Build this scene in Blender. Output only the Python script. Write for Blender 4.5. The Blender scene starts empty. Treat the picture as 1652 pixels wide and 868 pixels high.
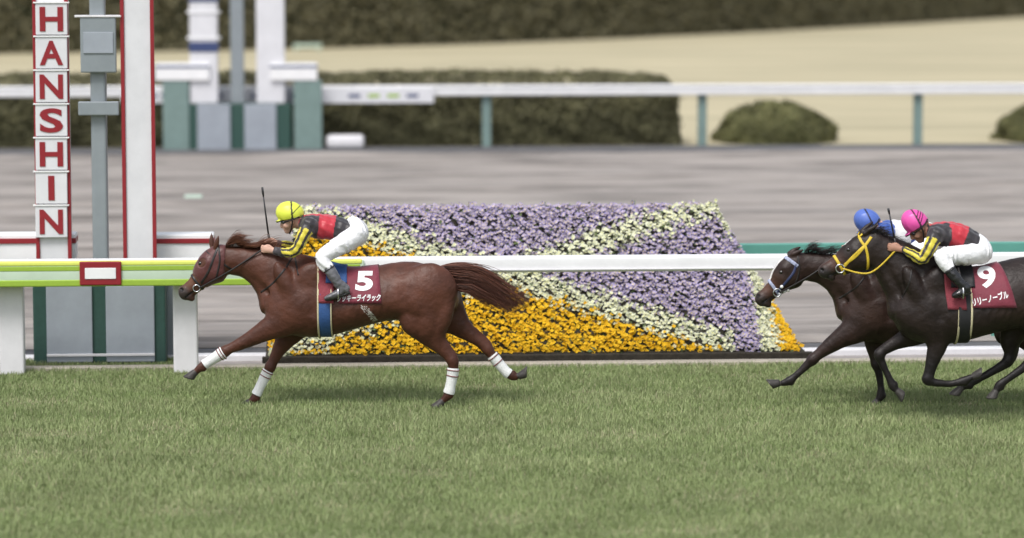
import bpy, bmesh, math, random
import numpy as np
from mathutils import Vector, Matrix
from mathutils.bvhtree import BVHTree

random.seed(7); RNG = np.random.default_rng(11)
sc = bpy.context.scene
C = sc.collection

# ------------------------------------------------------------------ camera, sky, sun, exposure
FPX, CX, CY, HOR, DIST = 5000.0, 826.0, 434.0, -108.0, 27.0
PITCH = math.atan((CY - HOR) / FPX)
CAMH = DIST * math.tan(PITCH + math.atan((655 - CY) / FPX))
cam = bpy.data.cameras.new('camera'); camo = bpy.data.objects.new('camera', cam); C.objects.link(camo)
cam.sensor_width = 36.0; cam.lens = FPX / 1652.0 * 36.0
cam.clip_start = 0.5; cam.clip_end = 2000
camo.location = (0, -DIST, CAMH); camo.rotation_euler = (math.pi / 2 - PITCH, 0, 0)
cam.dof.use_dof = True; cam.dof.focus_distance = DIST + 0.1; cam.dof.aperture_fstop = 0.95
sc.camera = camo

SUN_EL, SUN_AZ = math.radians(58), math.radians(205)      # azimuth measured clockwise from +Y
world = bpy.data.worlds.new('World'); sc.world = world; world.use_nodes = True
wn = world.node_tree; wn.nodes.clear()
wo = wn.nodes.new('ShaderNodeOutputWorld'); wb = wn.nodes.new('ShaderNodeBackground')
sky = wn.nodes.new('ShaderNodeTexSky'); sky.sky_type = 'NISHITA'; sky.sun_disc = False
sky.sun_elevation = SUN_EL; sky.sun_rotation = SUN_AZ
sky.air_density = 1.0; sky.dust_density = 3.0; sky.ozone_density = 1.0
hs = wn.nodes.new('ShaderNodeHueSaturation'); hs.inputs['Saturation'].default_value = 0.42
wn.links.new(sky.outputs[0], hs.inputs['Color']); wn.links.new(hs.outputs[0], wb.inputs[0])
wb.inputs[1].default_value = 0.12
wn.links.new(wb.outputs[0], wo.inputs[0])
sun = bpy.data.lights.new('sun', 'SUN'); sun.energy = 1.5; sun.angle = math.radians(20); sun.color = (1.0, 0.975, 0.94)
suno = bpy.data.objects.new('sun', sun); C.objects.link(suno)
sd = Vector((math.sin(SUN_AZ) * math.cos(SUN_EL), math.cos(SUN_AZ) * math.cos(SUN_EL), math.sin(SUN_EL)))
suno.rotation_euler = sd.to_track_quat('Z', 'Y').to_euler(); suno.location = sd * 60
sc.view_settings.view_transform = 'Standard'; sc.view_settings.look = 'None'
sc.view_settings.exposure = 0.68; sc.view_settings.gamma = 1.0; sc.view_settings.use_curve_mapping = False

# ------------------------------------------------------------------ picture geometry -> place
CP, SP = math.cos(PITCH), math.sin(PITCH)
def ray(u, v):
    a = (u - CX) / FPX; b = -(v - CY) / FPX
    return np.array((a, CP + b * SP, -SP + b * CP))
def P(u, v, Y):
    d = ray(u, v); t = (Y + DIST) / d[1]
    return np.array((t * d[0], Y, CAMH + t * d[2]))
TH = math.atan(0.068)                                     # the track runs slightly away to the right
EV = np.array((math.cos(TH), math.sin(TH), 0)); NV = np.array((-math.sin(TH), math.cos(TH), 0))
ORG = np.array((0, -DIST, CAMH))
def S(u, v, d):                                           # along-track s and height z on the vertical plane at depth d
    r = ray(u, v); t = (d - ORG @ NV) / (r @ NV); p = ORG + t * r
    return p @ EV, p[2]
def GD(u, v):                                             # ground point s, d
    r = ray(u, v); t = -CAMH / r[2]; p = ORG + t * r
    return p @ EV, p @ NV
def PXM(Y): return (Y + DIST) / FPX                       # metres per photo pixel at depth Y
def srgb(r, g, b):
    f = lambda c: (c / 255 / 12.92) if c <= 10.3 else ((c / 255 + 0.055) / 1.055) ** 2.4
    return (f(r), f(g), f(b))

# ------------------------------------------------------------------ materials
MATS = {}
def nodes_of(name):
    m = bpy.data.materials.new(name); m.use_nodes = True; nt = m.node_tree
    return m, nt, nt.nodes['Principled BSDF']
def mat(name, col, rough=0.6, var=0.08, scale=20.0, bump=0.0, bscale=60.0, metallic=0.0, spec=0.4, stretch=None, col2=None, sheen=0.0):
    if name in MATS: return MATS[name]
    m, nt, bs = nodes_of(name); N, L = nt.nodes, nt.links
    tc = N.new('ShaderNodeTexCoord'); mp = N.new('ShaderNodeMapping'); L.new(tc.outputs['Object'], mp.inputs[0])
    if stretch: mp.inputs['Scale'].default_value = stretch
    nz = N.new('ShaderNodeTexNoise'); nz.inputs['Scale'].default_value = scale; nz.inputs['Detail'].default_value = 6; nz.inputs['Roughness'].default_value = 0.65
    L.new(mp.outputs[0], nz.inputs['Vector'])
    cr = N.new('ShaderNodeValToRGB'); e = cr.color_ramp.elements
    c2 = col2 if col2 else tuple(min(1, c * (1 + var)) for c in col)
    c1 = col if col2 else tuple(c * (1 - var) for c in col)
    e[0].position = 0.33; e[1].position = 0.67; e[0].color = (*c1, 1); e[1].color = (*c2, 1)
    L.new(nz.outputs[0], cr.inputs[0]); L.new(cr.outputs[0], bs.inputs['Base Color'])
    bs.inputs['Roughness'].default_value = rough; bs.inputs['Metallic'].default_value = metallic
    bs.inputs['Specular IOR Level'].default_value = spec
    if sheen: bs.inputs['Sheen Weight'].default_value = sheen
    if bump:
        nb = N.new('ShaderNodeTexNoise'); nb.inputs['Scale'].default_value = bscale; nb.inputs['Detail'].default_value = 5
        L.new(mp.outputs[0], nb.inputs['Vector'])
        bp = N.new('ShaderNodeBump'); bp.inputs['Strength'].default_value = bump; bp.inputs['Distance'].default_value = 0.02
        L.new(nb.outputs[0], bp.inputs['Height']); L.new(bp.outputs[0], bs.inputs['Normal'])
    MATS[name] = m; return m
def vmat(name, rough=0.5, var=0.12, scale=30.0, bump=0.1, bscale=120.0, spec=0.4, sheen=0.0, trans=0.0, stretch=None):
    """colour from the mesh's own colour attribute, with fine procedural variation"""
    if name in MATS: return MATS[name]
    m, nt, bs = nodes_of(name); N, L = nt.nodes, nt.links
    at = N.new('ShaderNodeAttribute'); at.attribute_name = 'Col'
    tc = N.new('ShaderNodeTexCoord'); mp = N.new('ShaderNodeMapping'); L.new(tc.outputs['Object'], mp.inputs[0])
    if stretch: mp.inputs['Scale'].default_value = stretch
    nz = N.new('ShaderNodeTexNoise'); nz.inputs['Scale'].default_value = scale; nz.inputs['Detail'].default_value = 6
    L.new(mp.outputs[0], nz.inputs['Vector'])
    mr = N.new('ShaderNodeMapRange'); mr.inputs[1].default_value = 0.3; mr.inputs[2].default_value = 0.7
    mr.inputs[3].default_value = 1 - var; mr.inputs[4].default_value = 1 + var
    L.new(nz.outputs[0], mr.inputs[0])
    mx = N.new('ShaderNodeMix'); mx.data_type = 'RGBA'; mx.blend_type = 'MULTIPLY'; mx.inputs[0].default_value = 1.0
    L.new(at.outputs['Color'], mx.inputs[6]); L.new(mr.outputs[0], mx.inputs[7])
    L.new(mx.outputs[2], bs.inputs['Base Color'])
    bs.inputs['Roughness'].default_value = rough; bs.inputs['Specular IOR Level'].default_value = spec
    if sheen: bs.inputs['Sheen Weight'].default_value = sheen
    if bump:
        nb = N.new('ShaderNodeTexNoise'); nb.inputs['Scale'].default_value = bscale; nb.inputs['Detail'].default_value = 4
        L.new(mp.outputs[0], nb.inputs['Vector'])
        bp = N.new('ShaderNodeBump'); bp.inputs['Strength'].default_value = bump; bp.inputs['Distance'].default_value = 0.01
        L.new(nb.outputs[0], bp.inputs['Height']); L.new(bp.outputs[0], bs.inputs['Normal'])
    MATS[name] = m; return m

M_coat = vmat('horse_coat', rough=0.46, var=0.28, scale=7, bump=0.5, bscale=34, spec=0.28)
M_hair = vmat('horse_hair', rough=0.5, var=0.25, scale=60, bump=0, spec=0.4)
M_silk = vmat('racing_silk', rough=0.42, var=0.05, scale=14, bump=0.6, bscale=24, spec=0.4, sheen=0.2)
M_skin = vmat('skin', rough=0.55, var=0.06, scale=40, bump=0.05, spec=0.35)
M_cap = vmat('cap_cover', rough=0.38, var=0.03, scale=20, bump=0.1, bscale=40, spec=0.45)
M_leaf = vmat('leaves', rough=0.65, var=0.15, scale=3, bump=0, spec=0.25)
M_petal = vmat('petals', rough=0.7, var=0.12, scale=12, bump=0, spec=0.15)
M_grass = vmat('grass_blades', rough=0.6, var=0.14, scale=1.3, bump=0, spec=0.25)
M_breech = mat('white_breeches', (0.80, 0.80, 0.82), 0.5, 0.03, 14, 0.5, 35, spec=0.3)
M_boot = mat('black_boot_leather', (0.018, 0.018, 0.020), 0.25, 0.2, 30, 0.15, 50, spec=0.6)
M_bootgrey = mat('grey_boot_leather', (0.11, 0.11, 0.12), 0.3, 0.2, 30, 0.15, 50, spec=0.6)
M_leather = mat('dark_tack_leather', (0.02, 0.017, 0.017), 0.4, 0.2, 40, 0.1, 80)
M_steel = mat('steel', (0.6, 0.6, 0.62), 0.25, 0.05, 30, metallic=1.0)
M_bandage = mat('white_leg_bandage', (0.74, 0.75, 0.74), 0.8, 0.05, 40, 0.3, 90)
M_maroonband = mat('maroon_tape', (0.16, 0.03, 0.03), 0.7, 0.1)
M_cloth = mat('maroon_number_cloth', (0.165, 0.020, 0.038), 0.65, 0.10, 12, 0.25, 40, sheen=0.2)
M_pad = mat('red_saddle_pad', (0.22, 0.030, 0.045), 0.7, 0.10, 18, 0.25, 60, sheen=0.2)
M_lettering = mat('white_print', (0.82, 0.82, 0.82), 0.6, 0.02)
M_blue = mat('blue_girth_web', (0.030, 0.085, 0.24), 0.65, 0.1, 30, 0.2, 90)
M_cream = mat('cream_edging', (0.56, 0.50, 0.32), 0.7, 0.05)
M_black = mat('black_web', (0.014, 0.014, 0.016), 0.6, 0.1)
M_yellow = mat('yellow_bridle_web', (0.62, 0.44, 0.035), 0.5, 0.10, 60, 0.1, 90)
M_checkband = mat('pale_blue_check_web', (0.30, 0.33, 0.45), 0.6, 0.4, 70)
M_whitetack = mat('white_fleece', (0.75, 0.75, 0.75), 0.8, 0.05)
M_lens = mat('goggle_lens', (0.02, 0.022, 0.025), 0.08, 0.05, spec=0.8)
M_whip = mat('whip_leather', (0.02, 0.02, 0.024), 0.4, 0.1)
M_eye = mat('eye', (0.012, 0.008, 0.006), 0.08, 0.05, spec=0.8)
M_railwhite = mat('white_rail_paint', (0.80, 0.80, 0.81), 0.35, 0.06, 2.5, 0.05, 20, spec=0.5)
M_postwhite = mat('white_post_paint', (0.68, 0.67, 0.69), 0.45, 0.05, 5)
M_towerwhite = mat('tower_white_panel', (0.66, 0.66, 0.69), 0.35, 0.05, 4)
M_red = mat('dark_red_paint', (0.26, 0.018, 0.026), 0.4, 0.05)
M_navy = mat('navy_paint', (0.045, 0.065, 0.16), 0.4, 0.05)
M_greysteel = mat('grey_steel_panel', (0.24, 0.27, 0.29), 0.4, 0.06, 5)
M_bluegrey = mat('blue_grey_panel', (0.31, 0.34, 0.385), 0.3, 0.08, 3)
M_darkgreen = mat('dark_green_paint', (0.030, 0.075, 0.062), 0.5, 0.1)
M_teal = mat('teal_paint', (0.105, 0.31, 0.255), 0.4, 0.06, 5)
M_tealgrey = mat('faded_teal_paint', (0.175, 0.25, 0.235), 0.5, 0.08, 5)
M_lime = mat('lime_sleeve', (0.30, 0.45, 0.05), 0.5, 0.05)
M_limeyellow = mat('yellow_sleeve', (0.72, 0.78, 0.16), 0.5, 0.05)
M_mint = mat('mint_sleeve', (0.52, 0.64, 0.50), 0.5, 0.06, 3)
M_concrete = mat('concrete', (0.30, 0.275, 0.265), 0.85, 0.12, 5, 0.3, 40)
M_edging = mat('sandy_edging', (0.50, 0.45, 0.37), 0.85, 0.1, 6, 0.3, 40)
M_gutter = mat('dark_gutter', (0.10, 0.10, 0.105), 0.8, 0.2, 4, 0.3, 30)
M_soil = mat('planting_soil', (0.045, 0.038, 0.028), 0.95, 0.3, 12, 0.5, 30)
M_lawn = mat('dormant_lawn', (0.33, 0.295, 0.19), 0.9, 0.0, 0.45, 0.3, 9, col2=(0.50, 0.44, 0.29), stretch=(0.18, 1.0, 1.0))
M_sand = mat('harrowed_sand', (0.25, 0.226, 0.206), 0.95, 0.0, 1.9, 0.9, 9, col2=(0.335, 0.306, 0.284), stretch=(0.10, 2.6, 1.0))
def sand_ruts():                                          # damp ruts and clods drawn out along the course by the harrow
    nt = M_sand.node_tree; N, L = nt.nodes, nt.links; bs = N['Principled BSDF']; src = bs.inputs['Base Color'].links[0].from_socket
    tc = N.new('ShaderNodeTexCoord'); mp = N.new('ShaderNodeMapping'); mp.inputs['Scale'].default_value = (0.27, 1.5, 1); L.new(tc.outputs['Object'], mp.inputs[0])
    nz = N.new('ShaderNodeTexNoise'); nz.inputs['Scale'].default_value = 1.0; nz.inputs['Detail'].default_value = 4; nz.inputs['Roughness'].default_value = .6; L.new(mp.outputs[0], nz.inputs['Vector'])
    mr = N.new('ShaderNodeMapRange'); mr.inputs[1].default_value = .45; mr.inputs[2].default_value = .66; mr.inputs[3].default_value = 1; mr.inputs[4].default_value = .52; L.new(nz.outputs[0], mr.inputs[0])
    mx = N.new('ShaderNodeMix'); mx.data_type = 'RGBA'; mx.blend_type = 'MULTIPLY'; mx.inputs[0].default_value = 1; L.new(src, mx.inputs[6]); L.new(mr.outputs[0], mx.inputs[7]); L.new(mx.outputs[2], bs.inputs['Base Color'])
sand_ruts()
M_turf = mat('turf_soil', (0.13, 0.155, 0.065), 0.95, 0.0, 2.2, 0.5, 60, col2=(0.20, 0.235, 0.11))
M_palegreen = mat('pale_green_paint', (0.45, 0.56, 0.47), 0.5, 0.05)
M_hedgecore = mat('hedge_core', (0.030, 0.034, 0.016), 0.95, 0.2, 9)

# ------------------------------------------------------------------ object helpers
def link(o, parent=None, label=None, cat=None, group=None, kind=None):
    C.objects.link(o)
    if parent is not None: o.parent = parent
    if label: o['label'] = label
    if cat: o['category'] = cat
    if group: o['group'] = group
    if kind: o['kind'] = kind
    return o
def empty(name, loc, rz=0.0, **k):
    o = bpy.data.objects.new(name, None); o.empty_display_size = 0.2
    o.location = loc; o.rotation_euler = (0, 0, rz)
    return link(o, **k)
def np_mesh(name, V, Fq, smooth=True, cols=None, mats=None):
    V = np.asarray(V, np.float32); me = bpy.data.meshes.new(name)
    if isinstance(Fq, np.ndarray):
        n, k = Fq.shape
        me.vertices.add(len(V)); me.vertices.foreach_set('co', V.ravel())
        me.loops.add(n * k); me.loops.foreach_set('vertex_index', Fq.astype(np.int32).ravel())
        me.polygons.add(n); me.polygons.foreach_set('loop_start', np.arange(0, n * k, k, dtype=np.int32))
        me.update(calc_edges=True)
    else:
        me.from_pydata(V.tolist(), [], Fq)
    if smooth: me.polygons.foreach_set('use_smooth', np.ones(len(me.polygons), bool))
    if cols is not None:
        c = np.ones((len(V), 4), np.float32); c[:, :3] = cols
        at = me.color_attributes.new('Col', 'FLOAT_COLOR', 'POINT'); at.data.foreach_set('color', c.ravel())
    for m in (mats or []): me.materials.append(m)
    me.validate(); me.update()
    return me
def mobj(name, me, parent=None, origin=None, **k):
    """mesh given in world coordinates; moved to its parent's / own origin"""
    o = bpy.data.objects.new(name, me)
    if origin is not None:
        me.transform(Matrix.Translation(-Vector(origin)))
        if parent is None: o.location = origin
    return link(o, parent=parent, **k)

class MB:
    """collects shapes in track coordinates (s, d, z) and links them as one mesh"""
    def __init__(self): self.bm = bmesh.new()
    def box(self, s0, s1, d0, d1, z0, z1, bev=0.0, seg=2):
        r = bmesh.ops.create_cube(self.bm, size=1.0)
        bmesh.ops.scale(self.bm, vec=(abs(s1 - s0), abs(d1 - d0), abs(z1 - z0)), verts=r['verts'])
        bmesh.ops.translate(self.bm, vec=((s0 + s1) / 2, (d0 + d1) / 2, (z0 + z1) / 2), verts=r['verts'])
        if bev:
            ed = list({e for v in r['verts'] for e in v.link_edges})
            bmesh.ops.bevel(self.bm, geom=ed, offset=bev, segments=seg, affect='EDGES', profile=0.5)
        return self
    def cyl(self, s, d, z0, z1, r, r2=None, n=20):
        q = bmesh.ops.create_cone(self.bm, cap_ends=True, segments=n, radius1=r, radius2=r if r2 is None else r2, depth=z1 - z0)
        bmesh.ops.translate(self.bm, vec=(s, d, (z0 + z1) / 2), verts=q['verts']); return self
    def rod(self, p, q, r, n=10):
        p, q = Vector(p), Vector(q); dv = q - p
        c = bmesh.ops.create_cone(self.bm, cap_ends=True, segments=n, radius1=r, radius2=r, depth=dv.length)
        bmesh.ops.transform(self.bm, matrix=Matrix.Translation((p + q) / 2) @ dv.to_track_quat('Z', 'Y').to_matrix().to_4x4(), verts=c['verts']); return self
    def build(self, name, m, parent=None, org=(0, 0, 0), smooth=False, **k):
        me = bpy.data.meshes.new(name); self.bm.to_mesh(me); self.bm.free()
        me.transform(Matrix.Translation(-Vector(org))); me.materials.append(m)
        if smooth: me.polygons.foreach_set('use_smooth', [True] * len(me.polygons))
        o = bpy.data.objects.new(name, me)
        if parent is None:
            w = org[0] * EV + org[1] * NV; o.location = (w[0], w[1], org[2]); o.rotation_euler = (0, 0, TH)
        return link(o, parent=parent, **k)
def tthing(name, org, **k):
    w = org[0] * EV + org[1] * NV
    return empty(name, (w[0], w[1], org[2]), TH, **k)
def text_mesh(body, bold=0.0, ext=0.0):
    cu = bpy.data.curves.new('lettering', 'FONT'); cu.body = body; cu.offset = bold; cu.extrude = ext; cu.resolution_u = 4
    o = bpy.data.objects.new('lettering', cu); C.objects.link(o); bpy.context.view_layer.update()
    me = bpy.data.meshes.new_from_object(o.evaluated_get(bpy.context.evaluated_depsgraph_get()))
    bpy.data.objects.remove(o); bpy.data.curves.remove(cu)
    me.materials.clear()
    return me
def fit_text(me, w, h):
    """scale to a w x h box centred on the origin"""
    n = len(me.vertices); co = np.zeros(n * 3, np.float32); me.vertices.foreach_get('co', co); co = co.reshape(-1, 3)
    lo, hi = co.min(0), co.max(0); c = (lo + hi) / 2
    co[:, 0] = (co[:, 0] - c[0]) * w / (hi[0] - lo[0]); co[:, 1] = (co[:, 1] - c[1]) * h / (hi[1] - lo[1])
    return co
# ================================================================== THE SETTING
def sheet(name, s0, s1, d0, d1, z, m, kind='structure'):
    me = np_mesh(name, [(s0, d0, z), (s1, d0, z), (s1, d1, z), (s0, d1, z)], [(0, 1, 2, 3)], smooth=False, mats=[m])
    o = bpy.data.objects.new(name, me); o.rotation_euler = (0, 0, TH); return link(o, kind=kind)
sheet('ground', -500, 500, -80, 700, -0.06, M_lawn)
sheet('turf_track', -70, 70, -40, 2.45, 0.0, M_turf)
MB().box(-70, 70, 2.45, 2.62, -0.05, 0.035, 0.008).build('turf_edging', M_edging, kind='structure')
sheet('concrete_apron', -70, 70, 2.62, 4.05, -0.008, M_concrete)
MB().box(-70, 70, 3.12, 3.30, -0.05, 0.05, 0.01).build('white_kerb', M_postwhite, kind='structure')
MB().box(-70, 70, 3.52, 3.92, -0.05, 0.012, 0.01).build('near_gutter', M_gutter, kind='structure')
MB().box(-70, 70, 31.25, 32.5, -0.05, 0.06, 0.02).build('far_gutter', M_gutter, kind='structure')
sheet('far_apron', -70, 70, 32.5, 33.4, -0.01, M_gutter)
sheet('lawn', -120, 160, 33.4, 260, -0.004, M_lawn)
# harrowed dirt track: real furrows running along the course
def dirt():
    ns, nd = 150, 330
    s = np.linspace(-34, 34, ns); d = np.linspace(4.05, 31.25, nd)
    SS, DD = np.meshgrid(s, d, indexing='ij')
    row = RNG.normal(0, 1, nd); row = np.convolve(row, [0.25, 0.5, 0.25], 'same')
    fine = RNG.normal(0, 1, (ns, nd)); k = np.hanning(13); k /= k.sum()
    fine = np.apply_along_axis(lambda a: np.convolve(a, k, 'same'), 0, fine)
    Z = 0.012 + 0.022 * row[None, :] + 0.05 * fine + 0.012 * np.sin(DD * 2 * math.pi / 0.33 + 0.5 * np.sin(SS * 0.4))
    Z[:, 0] = Z[:, -1] = 0.0
    V = np.stack([SS, DD, Z], -1).reshape(-1, 3)
    i = np.arange(ns * nd).reshape(ns, nd)
    Fq = np.stack([i[:-1, :-1], i[1:, :-1], i[1:, 1:], i[:-1, 1:]], -1).reshape(-1, 4)
    o = bpy.data.objects.new('dirt_track', np_mesh('dirt_track', V, Fq, mats=[M_sand])); o.rotation_euler = (0, 0, TH)
    link(o, kind='structure')
dirt()

def blades(name, n, s0, s1, d0, d1, h0, h1, w, label, cat):
    s = RNG.uniform(s0, s1, n); d = RNG.uniform(d0, d1, n)
    # patchy density and height
    ph = np.sin(s * .8 + np.sin(d * 2.3) * 1.6) * np.sin(d * 3.1 + np.cos(s * .9) * 1.2) * 0.5 + np.sin(s * 2.1 + 2 * np.sin(d * 1.3)) * np.sin(d * 7.7 + 1.5 * np.sin(s * .7)) * 0.4
    h = RNG.uniform(h0, h1, n) * (1 + 0.25 * ph)
    wear = np.zeros(n)
    for _ in range(46 if n > 50000 else 0):
        cs, cd = RNG.uniform(s0, s1), RNG.uniform(d0, d1); wear = np.maximum(wear, np.exp(-((s - cs) / RNG.uniform(.10, .35)) ** 2 - ((d - cd) / RNG.uniform(.08, .22)) ** 2))
    h *= (1 - .45 * wear)
    az = RNG.uniform(0, 2 * math.pi, n); lean = RNG.uniform(0.1, 0.9, n) * h
    la = RNG.uniform(0, 2 * math.pi, n)
    wx, wy = np.cos(az) * w / 2, np.sin(az) * w / 2
    lx, ly = np.cos(la) * lean, np.sin(la) * lean
    V = np.zeros((n, 5, 3), np.float32)
    V[:, 0] = np.stack([s - wx, d - wy, np.full(n, -0.004)], -1); V[:, 1] = np.stack([s + wx, d + wy, np.full(n, -0.004)], -1)
    V[:, 2] = np.stack([s + wx * .8 + lx * .35, d + wy * .8 + ly * .35, h * .55], -1)
    V[:, 3] = np.stack([s - wx * .8 + lx * .35, d - wy * .8 + ly * .35, h * .55], -1)
    V[:, 4] = np.stack([s + lx, d + ly, h], -1)
    b = (np.arange(n) * 5)[:, None, None]
    tri = np.array([[0, 1, 2], [0, 2, 3], [3, 2, 4]])[None] + b
    mixv = np.clip(0.5 + 0.55 * ph + RNG.normal(0, 0.22, n), 0, 1)[:, None]
    c = (1 - mixv) * np.array((0.190, 0.250, 0.095)) + mixv * np.array((0.290, 0.335, 0.160))
    dry = RNG.random(n) < 0.06 + .40 * wear; c[dry] = np.array((0.38, 0.36, 0.22)) * RNG.uniform(.7, 1.1, (dry.sum(), 1))
    cc = np.repeat(c[:, None, :], 5, 1); 
    o = bpy.data.objects.new(name, np_mesh(name, V.reshape(-1, 3), tri.reshape(-1, 3), smooth=False, cols=cc.reshape(-1, 3), mats=[M_grass]))
    o.rotation_euler = (0, 0, TH); link(o, kind='stuff', label=label, cat=cat)
blades('racing_turf_grass', 500000, -7.0, 7.4, -8.2, 2.47, 0.022, 0.058, 0.0065, 'short olive green racing turf under the galloping horses', 'grass')
blades('turf_tuft_strip', 9000, -6.0, -2.95, 2.60, 3.10, 0.03, 0.07, 0.009, 'narrow strip of greener grass under the near finish tower', 'grass')

# ------------------------------------------------------------------ rails
def bx(u0, u1, v0, v1, d):
    s0, z1 = S(u0, v0, d); s1, z0 = S(u1, v1, d)
    return s0, s1, max(z0, 0.0), z1
RD = 2.10                                                 # near running rail
def near_rail():
    root = tthing('running_rail', (-2.9, RD, 0), label='white running rail along the inside of the turf in front of the flower bed', cat='rail')
    org = (-2.9, RD, 0)
    sA, _ = S(575, 430, RD - .06); _, zt = S(826, 414, RD - .06); _, zb = S(826, 440, RD - .06)
    MB().box(-12, 13, RD - .06, RD + .07, zb, zt, 0.028, 4).build('rail_bar', M_railwhite, root, org, smooth=True)
    MB().box(-12, 13, RD - .082, RD - .062, zb + .022, zb + .034, 0.003).build('rail_lip', M_postwhite, root, org)
    # sponsor sleeve wrapped around the finish section: yellow, lime, mint, lime bands
    s0, _ = S(-230, 430, RD - .1); s1, _ = S(588, 430, RD - .1)
    zz = [S(300, v, RD - .1)[1] for v in (421, 428, 436, 450, 460)]
    sl = MB().box(s0, s1, RD - .10, RD + .10, zz[4], zz[0] - .001, 0.02, 3).build('sponsor_sleeve', M_mint, root, org, smooth=True)
    MB().box(s0, s1 - .02, RD - .107, RD + .107, zz[1], zz[0] + .006, 0.015, 3).build('yellow_band', M_limeyellow, sl, org)
    MB().box(s0, s1 - .04, RD - .104, RD + .104, zz[2], zz[1] - .001, 0.006).build('lime_band', M_lime, sl, org)
    MB().box(s0, s1 - .04, RD - .107, RD + .107, zz[4] - .006, zz[3], 0.012, 3).build('lime_band', M_lime, sl, org)
    # finish-line marker on the sleeve: white board in a dark red frame
    a, b, z0, z1 = bx(128, 196, 422, 460, RD - .125)
    fm = MB().box(a, b, RD - .13, RD - .108, z0, z1, .01).build('finish_marker', M_red, root, org)
    MB().box(a + .05, b - .05, RD - .137, RD - .131, z0 + .06, z1 - .06, .004).build('white_board', M_railwhite, fm, org)
    for u in (-260, 20, 300, 1790):
        s, _ = S(u, 600, RD + .14)
        MB().box(s - .115, s + .115, RD + .11, RD + .27, 0, zz[4] + (.0 if u < 600 else .12), .02, 3).build('post', M_postwhite, root, org)
near_rail()
TD = 4.22
def teal_rail():
    s0, _ = S(1150, 400, TD); org = (s0, TD, 0)
    root = tthing('boundary_rail', org, label='teal painted rail between the turf and the dirt track behind the dark horses', cat='rail')
    _, zt = S(1430, 392, TD - .03); _, zb = S(1430, 412, TD - .03)
    MB().box(s0, 16, TD - .03, TD + .05, zb, zt, .012, 2).build('rail_board', M_teal, root, org)
    for u in (1180, 1424, 1606, 1788, 1970):
        s, _ = S(u, 540, TD + .08)
        MB().box(s - .04, s + .04, TD + .052, TD + .13, 0, zb + .07, .006).build('post', M_teal, root, org)
teal_rail()
FD = 32.9
def far_rail():
    org = (0, FD, 0)
    root = tthing('far_rail', org, label='white far rail on faded teal posts beyond the dirt track', cat='rail')
    _, zt = S(1200, 136, FD - .05); _, zb = S(1200, 153, FD - .05)
    MB().box(-34, 34, FD - .05, FD + .06, zb, zt, .03, 3).build('rail_board', M_railwhite, root, org)
    MB().box(-34, 34, FD - .075, FD - .052, zt - .05, zt - .012, .006).build('rail_top_strip', M_railwhite, root, org)
    # hanging banner boards either side of the far tower
    for a, b in ((196, 374), (386, 700)):
        s0, s1, z0, z1 = bx(a, b, 143, 166, FD - .09)
        bo = MB().box(s0, s1, FD - .10, FD - .08, z0, z1, .006).build('banner_board', M_towerwhite, root, org)
        for q in range(9):
            if q == 4: continue
            x0 = s0 + (s1 - s0) * (0.06 + q * 0.1); zc = (z0 + z1) / 2
            m = M_lime if (a == 386 and q in (6, 7)) else M_navy
            MB().box(x0, x0 + (s1 - s0) * .06, FD - .106, FD - .101, zc - .035, zc + .03, .002).build('print_mark', m, bo, org)
    for u in (-607, -259, 89, 785, 1133, 1481, 1829, 2177):
        s, _ = S(u, 200, FD + .1)
        MB().box(s - .085, s + .085, FD + .065, FD + .20, 0, zb + .1, .015).build('post', M_tealgrey, root, org)
far_rail()

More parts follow.
